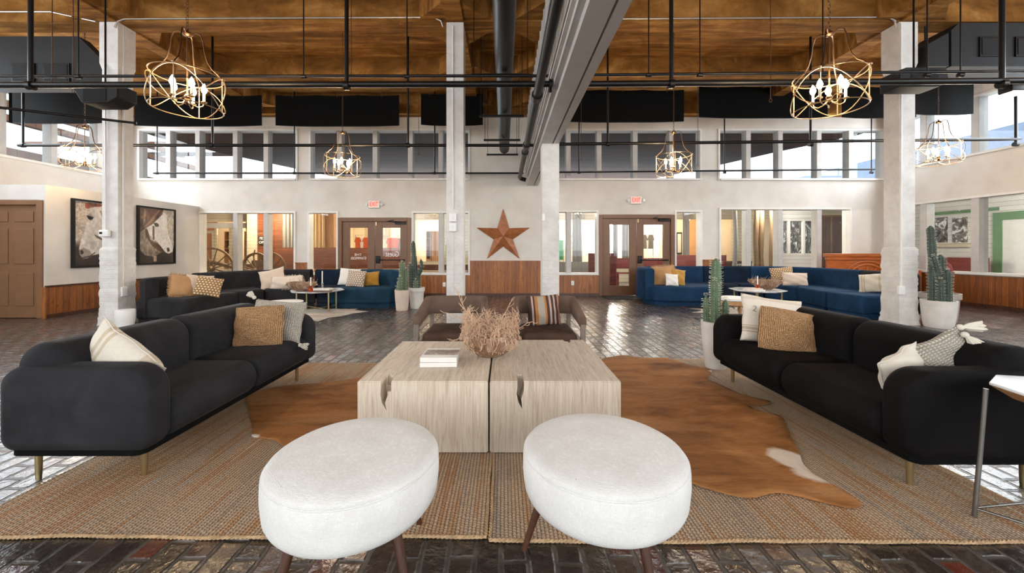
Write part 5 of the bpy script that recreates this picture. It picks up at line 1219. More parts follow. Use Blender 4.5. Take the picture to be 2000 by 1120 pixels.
def Q2(*p): return [((x - 935) / 415, (y - 235) / 705) for x, y in p]
W3 = (196, 188, 180)
horse1 = horse_image([
    (Q1((245, 165), (330, 160), (480, 165), (520, 230), (400, 225), (320, 215), (280, 245), (245, 235)), (112, 52, 26), 3, .9, .9),
    (Q1((352, 208), (300, 262), (268, 322), (276, 400), (250, 470), (222, 590), (192, 700), (176, 780), (190, 860), (225, 905), (275, 900), (330, 862), (400, 850), (450, 800), (480, 740), (560, 700), (718, 700), (718, 170), (520, 165), (430, 200)), W3, 3, .35, 1),
    (Q1((400, 230), (440, 220), (500, 330), (560, 480), (718, 560), (718, 160), (470, 160)), (176, 160, 146), 4, .8, .7),
    (Q1((300, 300), (268, 330), (282, 372), (310, 400), (330, 372), (348, 350)), (128, 112, 100), 4, .3, .7),
    (Q1((266, 332), (300, 338), (345, 350), (328, 384), (296, 388), (276, 368)), (18, 12, 10), 1, .2, 1),
    (Q1((270, 420), (300, 430), (262, 600), (225, 720), (205, 720)), (216, 210, 204), 6, .2, .7),
    (Q1((350, 580), (400, 600), (470, 650), (560, 660), (560, 690), (470, 672), (380, 625)), (70, 56, 46), 3, .4, .9),
    (Q1((128, 930), (230, 925), (300, 905), (360, 870), (430, 845), (500, 740), (718, 680), (718, 1000), (128, 1000)), (30, 18, 14), 3, 1.0, .95),
    (Q1((180, 790), (230, 760), (300, 800), (330, 850), (280, 895), (225, 900), (190, 860)), (112, 98, 90), 5, .5, .7), (Q1((192, 800), (215, 790), (232, 830), (212, 852), (194, 840)), (24, 16, 14), 1, .2, .95),
    (Q1((215, 890), (300, 868), (360, 820), (366, 830), (300, 884), (220, 902)), (30, 22, 20), 1, .2, .9), (Q1((420, 260), (440, 250), (520, 480), (500, 500)), (120, 96, 80), 2, .5, .6), (Q1((380, 240), (395, 236), (470, 420), (455, 430)), (216, 206, 194), 2, .4, .7)], 5)
horse2 = horse_image([
    (Q2((935, 560), (1000, 520), (1060, 640), (1150, 740), (1200, 800), (1130, 880), (1000, 850), (935, 760)), (150, 132, 116), 4, .9, .9),
    (Q2((1200, 255), (1235, 275), (1262, 320), (1258, 450), (1280, 570), (1320, 680), (1338, 740), (1330, 800), (1280, 825), (1235, 800), (1180, 720), (1120, 650), (1050, 580), (1020, 490), (1080, 430), (1140, 350)), (214, 208, 200), 2, .22, 1),
    (Q2((935, 235), (1215, 235), (1200, 300), (1150, 360), (1085, 440), (1020, 480), (950, 550), (935, 555)), (92, 60, 44), 3, 1.2, .95),
    (Q2((990, 250), (1020, 260), (1000, 420), (975, 470)), (168, 150, 134), 3, .5, .6), (Q2((1160, 245), (1180, 245), (1080, 400), (990, 500), (985, 480)), (170, 140, 118), 2, .5, .6),
    (Q2((1000, 500), (1025, 510), (1060, 640), (1150, 700), (1210, 790), (1180, 800), (1080, 720), (1010, 600)), (74, 48, 36), 2, .5, .95),
    (Q2((1082, 460), (1105, 460), (1108, 640), (1086, 640)), (86, 58, 44), 1, .3, .95),
    (Q2((1095, 425), (1130, 415), (1160, 435), (1155, 465), (1120, 470)), (26, 16, 14), 1, .2, 1), (Q2((1255, 745), (1285, 740), (1295, 785), (1265, 800)), (24, 16, 14), 1, .2, 1),
    (Q2((935, 770), (1000, 840), (1100, 860), (1200, 800), (1280, 830), (1350, 800), (1350, 940), (935, 940)), (30, 18, 14), 3, 1.1, .95), (Q2((1095, 850), (1130, 850), (1135, 920), (1098, 925)), (190, 166, 140), 2, .3, .9)], 11)
def picture(y0, y1, z0, z1, img, label):
    r = T('framed_photograph', label, 'picture', (XH, (y0 + y1) / 2, z0), 0, 'framed horse photographs'); f = 0.035; x1 = XH + .06
    m = MB(); m.box(XH + .001, x1, y0, y0 + f, z0, z1); m.box(XH + .001, x1, y1 - f, y1, z0, z1); m.box(XH + .001, x1, y0 + f, y1 - f, z0, z0 + f); m.box(XH + .001, x1, y0 + f, y1 - f, z1 - f, z1); obj('frame', m, 'black_box', r)
    H, W_, _ = img.shape; vs = []; 
    for j in range(H):
        for i in range(W_): vs.append((x1 - .02, y0 + f + (y1 - y0 - 2 * f) * i / (W_ - 1), z1 - f - (z1 - z0 - 2 * f) * j / (H - 1)))
    fs = [(j * W_ + i, j * W_ + i + 1, (j + 1) * W_ + i + 1, (j + 1) * W_ + i) for j in range(H - 1) for i in range(W_ - 1)]
    me = bpy.data.meshes.new('print'); me.from_pydata(vs, [], fs); a = me.color_attributes.new('pic', 'FLOAT_COLOR', 'POINT')
    c = np.ones((H * W_, 4), np.float32); c[:, :3] = img.reshape(-1, 3); a.data.foreach_set('color', c.ravel()); me.transform(wm(r).inverted())
    o = bpy.data.objects.new('print', me); C.objects.link(o); o.parent = r; me.materials.append(MT['pic'])
m_ = Mat('printed_photograph'); m_.set(color=m_.attr('pic'), rough=0.4); MT['pic'] = m_.m
picture(7.30, 8.30, 0.89, 2.22, horse1, 'black framed photograph of a white horse head, partly behind the left column')
picture(8.60, 9.58, 0.90, 2.24, horse2, 'black framed photograph of a white horse in a bridle, right of the left column')

# carved settle behind the right sectional
r = T('wooden_settle', 'honey coloured wooden settle with carved arch, by the back wall at right', 'bench', (9.15, 9.75, 0)); x0, x1, y = 8.15, 10.15, 9.75
m = MB(); m.box(x0 + .05, x1 - .05, y, y + .05, 0.35, 1.06); obj('back_panel', m, 'orange_wood', r)
m = MB(); m.box(x0, x1, y - .05, y + .08, 1.06, 1.15); m.box(x0 + .03, x1 - .03, y - .03, y + .06, 0.98, 1.06); obj('top_rail', m, 'orange_wood', r, bevel=.012, seg=2)
m = MB(); cxx = 9.2
for q, rr in ((0, .62), (1, .52)): m.tube([(cxx + rr * math.cos(R(a)), y - .01, 0.42 + rr * .85 * math.sin(R(a))) for a in range(0, 181, 8)], .022, 8)
for a in range(30, 151, 30): m.tube([(cxx + .1 * math.cos(R(a)), y - .01, .42 + .1 * math.sin(R(a))), (cxx + .5 * math.cos(R(a)), y - .01, 0.42 + .43 * math.sin(R(a)))], .014, 6)
obj('carved_arch', m, 'orange_wood', r)
m = MB(); m.box(x0, x1, y - .4, y + .05, .36, .42); obj('seat', m, 'orange_wood', r, bevel=.01, seg=2)
for x in (x0 + .04, x1 - .04):
    m = MB(); m.box(x - .04, x + .04, y - .42, y + .06, 0, 0.75); obj('end_panel', m, 'orange_wood', r, bevel=.01, seg=2)
m = MB(); m.box(x1 - .15, x1 + .1, y - .4, y + .1, 0.9, 0.94)

# ------------------------------------------------------------------ chandeliers
def make_chandelier():
    r = T('chandelier', 'x', 'chandelier', (0, 0, 0)); R0 = .30; z0, z1 = 0.0, 0.335
    for z in (z0, z1): f = MB(); f.tube([(R0 * math.cos(R(a)), R0 * math.sin(R(a)), z) for a in range(0, 360, 9)], 0.0052, 7, closed=True); obj('ring', f, 'gilt', r, W=False)
    V = [20 + 90 * i for i in range(4)]; c = MB()
    for i, a in enumerate(V):
        x, y = R0 * math.cos(R(a)), R0 * math.sin(R(a)); c.tube([(x, y, z0), (x, y, z1)], .005, 6)
        for zz in (z1, ): c.sphere((x * 1.03, y * 1.03, zz + .008), .014, 8, 6)
        for s in (1, -1):
            za, zb = (z0, z1) if s > 0 else (z1, z0)
            c.tube([((R0 + .022 * math.sin(t * PI)) * math.cos(R(a + 90 * t)), (R0 + .022 * math.sin(t * PI)) * math.sin(R(a + 90 * t)), za + (zb - za) * (0.5 - 0.5 * math.cos(t * PI))) for t in [k / 12 for k in range(13)]], .0046, 6)
    obj('cage', c, 'gilt', r, W=False)
    s_ = MB()
    for a in V:
        pts = [(0.03, .75), (.07, .785), (.115, .765), (.135, .70), (.145, .60), (.17, .50), (.21, .43), (.26, .385), (R0, z1)]
        s_.tube([(q * math.cos(R(a)), q * math.sin(R(a)), z) for q, z in pts], .0062, 6)
    obj('hoop_arms', s_, 'bronze', r, W=False)
    h = MB(); h.lathe([(.005, .735), (.035, .745), (.045, .76), (.03, .78), (.012, .79), (.012, .81)], (0, 0, 0), 14); h.tube([(0, 0, .74), (0, 0, .1)], .007, 8); h.lathe([(.004, .04), (.02, .055), (.03, .08), (.02, .10), (.03, .12), (.012, .15)], (0, 0, 0), 14); obj('stem_and_hub', h, 'bronze', r, W=False)
    for k in range(5):
        a = R(36 + 72 * k); ca, sa = math.cos(a), math.sin(a); q = .135
        m = MB(); m.tube([(x * ca, x * sa, z) for x, z in ((.015, .09), (.045, .05), (.09, .035), (q - .01, .055), (q, .09))], .005, 6); m.lathe([(.008, .085), (.026, .095), (.026, .1)], (q * ca, q * sa, 0), 12); ar = obj('candle_arm', m, 'gilt', r, W=False)
        m = MB(); m.lathe([(.012, .1), (.012, .185)], (q * ca, q * sa, 0), 10); obj('candle_sleeve', m, 'candle', ar, W=False)
        m = MB(); m.lathe([(.008, .185), (.022, .205), (.027, .228), (.017, .262), (.002, .29)], (q * ca, q * sa, 0), 12); obj('bulb', m, 'bulb', ar, W=False)
    ch = MB(); z = .80; i = 0
    while z < 2.70:
        a = 0 if i % 2 else PI / 2; ch.tube([(.011 * math.cos(t) * math.cos(a), .011 * math.cos(t) * math.sin(a), z + .022 + .022 * math.sin(t)) for t in [2 * PI * k / 8 for k in range(8)]], .0028, 4, closed=True); z += .036; i += 1
    obj('chain', ch, 'bronze', r, W=False)
    return r
proto = make_chandelier()
spots = [(-3.22, 3.9, 2.66, 'near chandelier hanging at upper left, in front of the left bay'), (3.30, 3.9, 2.66, 'near chandelier hanging at upper right, in front of the right bay'),
         (-2.97, 7.05, 2.62, 'far chandelier hanging between the two left columns'), (3.11, 7.05, 2.63, 'far chandelier hanging between the two right columns'),
         (-7.78, 7.12, 2.75, 'chandelier at the far left, hanging against the left clerestory'), (8.05, 7.12, 2.84, 'chandelier at the far right, hanging against the right clerestory')]
for i, (x, y, z, lab) in enumerate(spots):
    o = proto if i == 0 else copy_tree(proto); o.location = (x, y, z); o.rotation_euler = (0, 0, R(17 * i)); tag(o, lab, 'chandelier', 'wire cage chandeliers')
    l = bpy.data.lights.new('chandelier_light', 'POINT'); l.energy = 46; l.color = (1.0, 0.74, 0.46); l.shadow_soft_size = 0.08; lo = bpy.data.objects.new('chandelier_light', l); C.objects.link(lo); lo.location = (x, y, z + .32)

# ------------------------------------------------------------------ pipes
def pipe_run(name, a, b, r_, m, label, hangers=(), cat='pipe', group=None, hr=.008, flange=None, hm='black_metal'):
    t = T(name, label, cat, ((a[0] + b[0]) / 2, (a[1] + b[1]) / 2, (a[2] + b[2]) / 2), 0, group); k = MB(); k.tube([a, b], r_, 12); obj('pipe', k, m, t)
    for h in hangers:
        x, rr = h if isinstance(h, tuple) else (h, hr); k = MB(); k.tube([(x, a[1], a[2]), (x, a[1], ZC)], rr, 8); obj('hanger_rod', k, hm, t)
        k = MB(); k.tube([(x - .03, a[1], a[2]), (x + .03, a[1], a[2])], r_ * 1.5, 10); obj('clamp', k, m, t)
    if flange:
        for x in flange: k = MB(); k.tube([(x, a[1], a[2]), (x + .03, a[1], a[2])], r_ * 2.2, 14); obj('flange', k, m, t)
    return t
def PX(px, y): return (px - 985) * y / F
g1 = 'black sprinkler pipes under the ceiling'
pipe_run('sprinkler_pipe', (-10.15, 4.72, 3.25), (0.59, 4.72, 3.27), .037, 'black_metal', 'thicker black pipe crossing the left bay and middle columns, nearest of the long pipes', [(PX(60, 4.72), .026), (PX(677, 4.72), .026)], group=g1, flange=[0.55])
pipe_run('sprinkler_pipe', (-10.15, 4.85, 3.42), (0.59, 4.85, 3.43), .018, 'black_metal', 'thin black pipe just above the thick pipe in the left bay', [PX(153, 4.85), PX(593, 4.85), PX(795, 4.85)], group=g1, flange=[0.56])
pipe_run('sprinkler_pipe', (0.92, 4.72, 3.27), (10.25, 4.72, 3.34), .037, 'black_metal', 'thicker black pipe crossing the right bay below its thin neighbour', [(PX(1311, 4.72), .026), (PX(1957, 4.72), .028)], group=g1, flange=[0.92])
pipe_run('sprinkler_pipe', (0.92, 4.85, 3.44), (10.25, 4.85, 3.52), .018, 'black_metal', 'thin black pipe just above the thick pipe in the right bay', [PX(1267, 4.85), PX(1367, 4.85), PX(1607, 4.85), PX(1811, 4.85), PX(1876, 4.85)], group=g1)
pipe_run('sprinkler_pipe', (PX(36, 7.43), 7.43, 3.26), (0.56, 7.43, 3.26), .03, 'black_metal', 'long black pipe at mid height crossing in front of left clerestory windows', [(PX(45, 7.43), .02), (PX(415, 7.43), .02), (PX(797, 7.43), .02)], group=g1)
pipe_run('sprinkler_pipe', (0.92, 7.43, 3.28), (PX(1992, 7.43), 7.43, 3.38), .03, 'black_metal', 'long black pipe at mid height crossing in front of right clerestory windows', [(PX(1187, 7.43), .02), (PX(1583, 7.43), .02), (PX(1984, 7.43), .025)], group=g1)
pipe_run('sprinkler_pipe', (PX(300, 10.0), 10.0, 3.24), (0.5, 10.0, 3.24), .024, 'black_metal', 'lowest and farthest black pipe, along the sill of the left clerestory', [(PX(307, 10), .014), (PX(575, 10), .016), (PX(849, 10), .018)], group=g1)
pipe_run('sprinkler_pipe', (0.92, 10.0, 3.26), (PX(1708, 10.0), 10.0, 3.34), .024, 'black_metal', 'lowest and farthest black pipe, along the sill of the right clerestory', [(PX(1131, 10), .016), (PX(1415, 10), .016), (PX(1702, 10), .014)], group=g1)
t = T('main_pipe', 'thick black pipe running away from the camera beside the steel beam', 'pipe', (0.4, 5, 3.12)); k = MB(); k.tube([(0.4, YF, 3.12), (0.4, 9.9, 3.12), (0.42, 9.98, 3.1), (0.56, 9.98, 3.06)], .052, 16); obj('pipe', k, 'black_metal', t)
for y in (4.72, 7.43, 6.9): k = MB(); k.tube([(0.4, y - .06, 3.12), (0.4, y + .06, 3.12)], .068, 14); obj('coupling', k, 'black_metal', t)
k = MB(); k.tube([(0.4, 4.72, 3.12), (0.4, 4.72, 3.27)], .03); k.tube([(0.4, 7.43, 3.12), (0.4, 7.43, 3.27)], .026); obj('riser', k, 'black_metal', t)
t = T('round_duct', 'wide black duct hanging in the nave above the rust star', 'duct', (0.0, 5, 3.75)); k = MB(); k.tube([(0.0, YF, 3.8), (0.0, 9.7, 3.8), (0.0, 9.85, 3.8)], [.125, .125, .09], 24); obj('duct', k, 'black_metal', t)
for y, zz in ((6.9, 3.62), (8.4, 3.62), (9.75, 3.64), (5.3, 3.62)):
    k = MB(); k.box(-.45, .35, y - .02, y + .02, zz, zz + .04); k.tube([(-.42, y, zz), (-.42, y, ZC)], .006, 6); k.tube([(.32, y, zz), (.32, y, ZC)], .006, 6); obj('trapeze_hanger', k, 'black_metal', t)
k = MB(); k.tube([(PX(3, 6.3), 4.75, 3.22), (PX(145, 5.3), 6.2, 3.28)], .02); solo('pipe_branch', k, 'black_metal', 'short slanting black pipe under the duct box at far left', 'pipe')

# thin cables with hooks
for px, y, z, lab in ((102, 5.0, 3.4, 'rust coloured hanger rod in front of the black duct box at far left'), (143, 5.4, 3.5, 'thin hanger rod between the far left rods'), (686, 6.0, 3.9, 'thin slanting cable right of the thick vertical pipe in left bay'),
                      (1135, 9.0, 3.4, 'thin cable behind the steel beam end'), (818, 8.5, 3.4, 'thin cable left of the tall white column'), (1363, 9.2, 3.3, 'thin cable in front of the right clerestory'), (1505, 6.0, 3.6, 'thin cable left of the near right chandelier')):
    k = MB(); x = PX(px, y); k.tube([(x, y, z), (x, y, ZC)], .006, 6); k.tube([(x + .02 * math.cos(a), y, z - .03 + .03 * math.sin(a)) for a in [PI / 2 + 2 * PI * i / 10 for i in range(11)]], .005, 5); solo('hanger_cable', k, 'rusty', lab, 'cable', 'thin hanger cables')

# black acoustic banners
def banner(x0, x1, y, z0, z1, label, eyes=3):
    r = T('fabric_banner', label, 'banner', ((x0 + x1) / 2, y, z0), 0, 'black fabric panels hung under the ceiling'); m = MB(); n = 24; vs = []
    for yy in (0, .03):
        for i in range(n + 1):
            t = i / n; vs += [(x0 + (x1 - x0) * t, y + yy + .015 * math.sin(t * 9), z0 - .03 * math.sin(t * PI)), (x0 + (x1 - x0) * t, y + yy, z1 + .0 - .02 * abs(math.sin(t * PI * eyes)))]
    k = 2 * (n + 1); fs = []
    for i in range(n): a = 2 * i; fs += [(a, a + 2, a + 3, a + 1), (k + a + 1, k + a + 3, k + a + 2, k + a), (a, k + a, k + a + 2, a + 2), (a + 1, a + 3, k + a + 3, k + a + 1)]
    fs += [(0, 1, k + 1, k), (2 * n, k + 2 * n, k + 2 * n + 1, 2 * n + 1)]; m.add(vs, fs, True); obj('panel', m, 'black', r)
    for i in range(eyes):
        x = x0 + (x1 - x0) * (.14 + .72 * i / max(1, eyes - 1)); c = MB(); c.tube([(x, y - .01, z1 - .06), (x, y + .01, ZC)], .004, 5); obj('suspension_wire', c, 'steel', r)
yy = 9.3
banner(PX(262, yy), PX(510, yy), yy, 4.26, 4.99, 'black fabric panel behind the near left chandelier')
banner(PX(538, yy), PX(779, yy), yy, 4.26, 4.99, 'black fabric panel above the far left chandelier')
banner(PX(822, yy), PX(943, yy), yy, 4.28, 5.03, 'short black fabric panel behind the tall white column', 2)
banner(PX(1096, yy), PX(1336, yy), yy, 4.36, 5.12, 'black fabric panel above the far right chandelier')
banner(PX(1366, yy), PX(1617, yy), yy, 4.46, 5.2, 'black fabric panel left of the far right column, behind the near right chandelier')
banner(PX(1646, yy), PX(1790, yy), yy, 4.46, 5.2, 'black fabric panel just behind the far right column')
banner(PX(17, 7.8), PX(204, 7.8), 7.8, 3.83, 4.62, 'fabric panel hanging before the left clerestory under the duct box')
banner(PX(1786, 8.0), PX(1902, 8.0), 8.0, 4.08, 4.80, 'fabric panel hanging before the right clerestory under the duct box')

# black duct boxes and speakers
def duct_box(x0, x1, y0, y1, z0, z1, vents, label, ch):
    r = T('duct_box', label, 'duct', ((x0 + x1) / 2, (y0 + y1) / 2, z0), 0, 'black duct boxes in the upper corners'); m = MB()
    P = [(x0, z0), (x1, z0), (x1, z1 - (ch if x1 < 0 else 0)), (x1 - (ch if x1 < 0 else 0), z1), (x0 + (ch if x0 > 0 else 0), z1), (x0, z1 - (ch if x0 > 0 else 0))]
    P2 = [p for i, p in enumerate(P) if i == 0 or p != P[i - 1]]; m.prism(P2, y0, y1, 'Y'); obj('box_body', m, 'black_box', r)
    for a, b, c, d in vents:
        f = MB(); f.box(a - .03, b + .03, y0 - .02, y0, c - .03, d + .03); fr = obj('vent_frame', f, 'black_metal', r); f = MB(); f.box(a, b, y0 - .026, y0 - .02, c, d); obj('vent_opening', f, 'void', fr)
yv = 6.62
duct_box(-10.1, PX(204, yv), yv, 6.80, 4.02, 4.92, [(PX(28, yv), PX(66, yv), 4.14, 4.42), (PX(90, yv), PX(134, yv), 4.14, 4.42)], 'black duct box with two vents at upper left behind the left column', .45)
yv = 6.2
duct_box(PX(1858, yv), 10.2, yv, 6.78, 4.20, 4.90, [(PX(1915, yv), PX(1955, yv), 4.38, 4.64), (PX(1985, yv), PX(1999, yv), 4.38, 4.64)], 'black duct box with vents at the upper right corner', .12)
k = MB(); k.prism([(PX(1813, yv), 4.20), (PX(1853, yv), 4.20), (PX(1853, yv), 4.74), (PX(1813, yv), 4.56)], yv, yv + .5, 'Y'); k.box(PX(1835, yv) - .01, PX(1835, yv) + .01, yv + .2, yv + .22, 4.6, ZC); solo('duct_box', k, 'black_box', 'small sloped black box left of the upper right duct box', 'duct')
def speaker(x0, x1, y, z0, z1, label, s):
    r = T('hanging_speaker', label, 'speaker', ((x0 + x1) / 2, y, z0), 0, 'black wedge speakers near the pipes'); m = MB(); d = (z1 - z0) * .5
    m.prism([(x0 + (d if s > 0 else 0), z0), (x1 - d, z0), (x1, z0 + d * .6), (x1 - (0 if s > 0 else d * .3), z1), (x0 + (0 if s > 0 else d * .8), z1), (x0, z1 - d * .3)], y, y + .3, 'Y'); obj('cabinet', m, 'black_box', r, bevel=.015, seg=2)
    m = MB(); m.box(x0 + d * 1.2, x1 - d * 1.2, y - .004, y, z0 + .02, z1 - .03); obj('grille', m, 'void', r)
    m = MB(); m.tube([((x0 + x1) / 2, y + .15, z1), ((x0 + x1) / 2, y + .15, ZC)], .012, 8); obj('bracket', m, 'black_metal', r)
speaker(PX(140, 5.6), PX(230, 5.6), 5.6, 3.38, 3.66, 'black wedge speaker hanging beside the far left column', 1)
speaker(PX(1757, 5.6), PX(1855, 5.6), 5.6, 3.62, 3.90, 'black wedge speaker hanging beside the far right column', -1)
r = T('floodlight', 'small lit floodlight on the pipe at the right edge', 'light', (PX(1985, 5.0), 5.0, 3.4)); m = MB(); x = PX(1984, 5.0); m.rbox(x - .12, x + .12, 4.95, 5.1, 3.28, 3.38, .02, 3); obj('housing', m, 'black_metal', r); m = MB(); m.box(x - .1, x + .1, 4.94, 5.09, 3.268, 3.28); obj('lens', m, 'lamp_white', r)
# ------------------------------------------------------------------ the arcade and shops seen through the windows
def HZ(py, y): return CAMZ + (490 - py) * y / F
YS = 15.0; YT = 17.4
def SX(px): return PX(px, YS)
sh = [(SX(396), SX(480), 0.5, 2.35), (SX(676), SX(862), 0.8, 2.42), (SX(1088), SX(1304), 0.75, 2.42), (SX(1317), SX(1432), 0.75, 2.45), (SX(1478), SX(1520), 0.3, 2.5)]
m = MB(); holes(m, -16, 14.0, 0, 3.0, sh, lambda a, b, c, d: m.box(a, b, YS, YS + .15, c, d)); struct('wall_arcade', m, 'cream_siding')
m = MB(); m.box(-16, 17, YT, YT + .15, 0, 3.0)
for x in (SX(500), SX(640), SX(980), SX(1311), SX(1450)): m.box(x - .06, x + .06, YS + .15, YT, 0, 3.0)
struct('wall_shops', m, 'plaster')
m = MB(); m.box(-16, 16, YB + .2, YT + .2, 2.95, 3.05); struct('ceiling_arcade', m, 'white_wall'); m = MB(); m.box(-16, 16, YB + .2, YT + .2, 3.051, 3.06); trim(m, 'black_box')  # unseen dark sheet added over the roof to cut bounce light on the canopy
# warm lamps in each shop: a globe with its own light
def lamp(x, y, z, power, col, label, warm=True, r_=.07):
    r = T('globe_lamp', label, 'lamp', (x, y, z), 0, 'globe lamps in the arcade and shops'); m = MB(); m.sphere((x, y, z), r_, 14, 9); obj('globe', m, 'lamp_warm' if warm else 'lamp_white', r)
    m = MB(); m.tube([(x, y, z + r_ * .9), (x, y, 2.96)], .008, 6); obj('cord', m, 'black_metal', r)
    l = bpy.data.lights.new('lamp_light', 'POINT'); l.energy = power * (1.0 if y < 14 else .5); l.color = col; l.shadow_soft_size = .1; lo = bpy.data.objects.new('lamp_light', l); C.objects.link(lo); lo.location = (x, y, z - r_ - .06)
wc = (1, .80, .55); cc = (1, .92, .82)
lamp(SX(440), 16.2, 2.5, 260, wc, 'globe lamp in the shop behind the wagon wheels')
lamp(SX(712), 16.3, 2.32, 110, wc, 'globe lamp in the clothes shop behind the left brown doors'); lamp(SX(835), 16.3, 2.3, 240, (1, .84, .6), 'bright globe lamp in the shop left of the tall white column')
lamp(SX(1140), 16.3, 2.33, 300, cc, 'bright globe lamp behind the window left of the right brown doors', False); lamp(SX(1208), 16.1, 2.30, 300, cc, 'bright globe lamp seen through the right brown doors', False); lamp(SX(1275), 16.4, 2.5, 90, cc, 'globe lamp over the right hand door pane', False)
lamp(SX(1375), 16.3, 2.55, 110, wc, 'globe lamp in the tan room right of the brown doors')
lamp(SX(1500), 16.2, 2.55, 110, cc, 'globe lamp behind the rustic posts', False)
lamp(-8.3, 13.2, 2.75, 260, wc, 'arcade globe lamp above the wagon wheels'); lamp(-4.4, 12.8, 2.75, 120, wc, 'arcade globe lamp outside the left brown doors')
lamp(2.2, 12.8, 2.72, 90, cc, 'arcade globe lamp outside the right brown doors', False); lamp(8.6, 12.6, 2.75, 150, cc, 'arcade globe lamp outside the far right windows', False); lamp(5.4, 13.0, 2.8, 90, cc, 'arcade globe lamp between the right windows', False)

# storefront door and display behind the wheels
t = T('shop_door', 'cream shop door with tall glass behind the wagon wheels', 'door', (SX(409), YS, 0))
m = MB(); a, b = SX(397), SX(421); m.box(a, a + .1, YS - .06, YS, 0, 2.0); m.box(b - .1, b, YS - .06, YS, 0, 2.0); m.box(a + .1, b - .1, YS - .06, YS, 1.9, 2.0); m.box(a + .1, b - .1, YS - .06, YS, 0, .5); obj('door_leaf', m, 'cream_siding', t)
m = MB(); m.box(a + .1, b - .1, YS - .035, YS - .03, .5, 1.9); obj('door_glass', m, 'glass', t)
m = MB(); m.box(SX(393), SX(482), YS - .09, YS, 2.1, 2.3); trim(m, 'white_trim')
m = MB(); m.box(SX(422) , SX(426), YS - .08, YS, 0.3, 2.1); m.box(SX(450), SX(455), YS - .08, YS, .3, 2.1); trim(m, 'cream_siding')
def shelf_unit(x0, x1, y, z0, z1, n, m_, label, fill):
    t = T('shelf_unit', label, 'shelf', ((x0 + x1) / 2, y, z0)); k = MB(); k.box(x0, x0 + .03, y, y + .3, z0, z1); k.box(x1 - .03, x1, y, y + .3, z0, z1); k.box(x0, x1, y + .28, y + .3, z0, z1); obj('side_panels', k, m_, t); out = []
    for i in range(n + 1): z = z0 + (z1 - z0 - .03) * i / n; k = MB(); k.box(x0 + .03, x1 - .03, y, y + .28, z, z + .03); obj('shelf', k, m_, t); out.append(z + .03)
    if z0 > .05: k = MB(); k.box(x0, x1, y, y + .3, 0, z0); obj('cabinet_base', k, m_, t)
    rnd = random.Random(int(x0 * 100))
    for z in out[:-1]:
        x = x0 + .08
        while x < x1 - .12:
            w_ = rnd.uniform(.09, .15); h_ = rnd.uniform(.1, (z1 - z0) / n - .08); k = MB(); k.lathe([(w_ * .3, 0), (w_ * .5, h_ * .25), (w_ * .48, h_ * .6), (w_ * .22, h_ * .8), (w_ * .25, h_)], (x + w_ / 2, y + .12, z), 10)
            solo('ornament', k, rnd.choice(fill), 'small ornament on a shelf: ' + label.split(',')[0], 'ornament', 'ornaments: ' + label.split(',')[0]); x += w_ + rnd.uniform(.02, .07)
shelf_unit(SX(425), SX(450), 15.35, 0.95, 2.0, 3, 'oak', 'display shelves behind the first wagon wheel', ['rust', 'orange_cloth', 'clay', 'bookcover'])
shelf_unit(SX(465), SX(481), 15.35, 0.95, 2.0, 3, 'oak', 'narrow display shelves behind the second wagon wheel', ['rust', 'clay', 'bookcover'])
shelf_unit(SX(829), SX(839), 15.3, 0.85, 2.0, 4, 'oak', 'narrow open shelves in the bright shop left of the tall column', ['clay', 'bookcover', 'rust'])
m = MB(); m.box(SX(840), SX(857), 15.3, 15.7, 0, 2.0); solo('wardrobe', m, 'oak', 'tall wooden cabinet in the bright shop left of the tall column', 'cabinet')
def garment(x, y, z, w_, h_, m_, label, group):
    r = T('hanging_shirt', label, 'clothing', (x, y, z - h_), 0, group); k = MB()
    k.prism([(x - w_ * .42, z - h_), (x + w_ * .42, z - h_), (x + w_ * .36, z - h_ * .35), (x + w_ * .5, z - h_ * .45), (x + w_ * .56, z - h_ * .35), (x + w_ * .33, z - .03), (x + w_ * .12, z), (x, z - .03), (x - w_ * .12, z), (x - w_ * .33, z - .03), (x - w_ * .56, z - h_ * .35), (x - w_ * .5, z - h_ * .45), (x - w_ * .36, z - h_ * .35)], y - .03, y + .03, 'Y')
    obj('shirt', k, m_, r, bevel=.012, seg=2); k = MB(); k.tube([(x - w_ * .3, y, z - .01), (x, y, z + .04), (x, y, z + .08)], .004, 5); obj('hanger', k, 'steel', r)
def rail(x0, x1, y, z, label):
    r = T('clothes_rail', label, 'clothes rail', ((x0 + x1) / 2, y, 0)); k = MB(); k.tube([(x0, y, 0), (x0, y, z), (x1, y, z), (x1, y, 0)], .014, 8); obj('rail_frame', k, 'steel', r)
def row(x0, x1, n, y, z, h_, mats, where):
    rail(x0 - .1, x1 + .1, y, z + .08, 'steel clothes rail ' + where)
    for i in range(n): garment(x0 + (x1 - x0) * i / max(1, n - 1), y + .015 * (i % 2), z, .26, h_, mats[i % len(mats)], {'orange_cloth': 'orange', 'white_cloth': 'white', 'grey_cloth': 'grey'}[mats[i % len(mats)]] + ' shirt on the rail ' + where, 'shirts on the rail ' + where + ' ' + mats[i % len(mats)].split('_')[0])
row(SX(686), SX(718), 5, 15.7, 1.78, .5, ['orange_cloth', 'white_cloth', 'orange_cloth'], 'behind the left pane of the left doors')
row(SX(752), SX(764), 3, 15.6, 1.75, .55, ['orange_cloth'], 'behind the right pane of the left doors'); row(SX(770), SX(782), 3, 15.9, 1.75, .5, ['grey_cloth', 'white_cloth'], 'at the far end of the clothes shop')
row(SX(690), SX(716), 4, 17.0, 2.28, .4, ['white_cloth', 'grey_cloth'], 'high on the clothes shop back wall')
row(SX(1262), SX(1290), 5, 16.0, 1.9, .6, ['grey_cloth', 'white_cloth'], 'behind the right pane of the right doors'); row(SX(1120), SX(1150), 4, 16.8, 1.9, .6, ['white_cloth', 'grey_cloth'], 'behind the window left of the right doors')

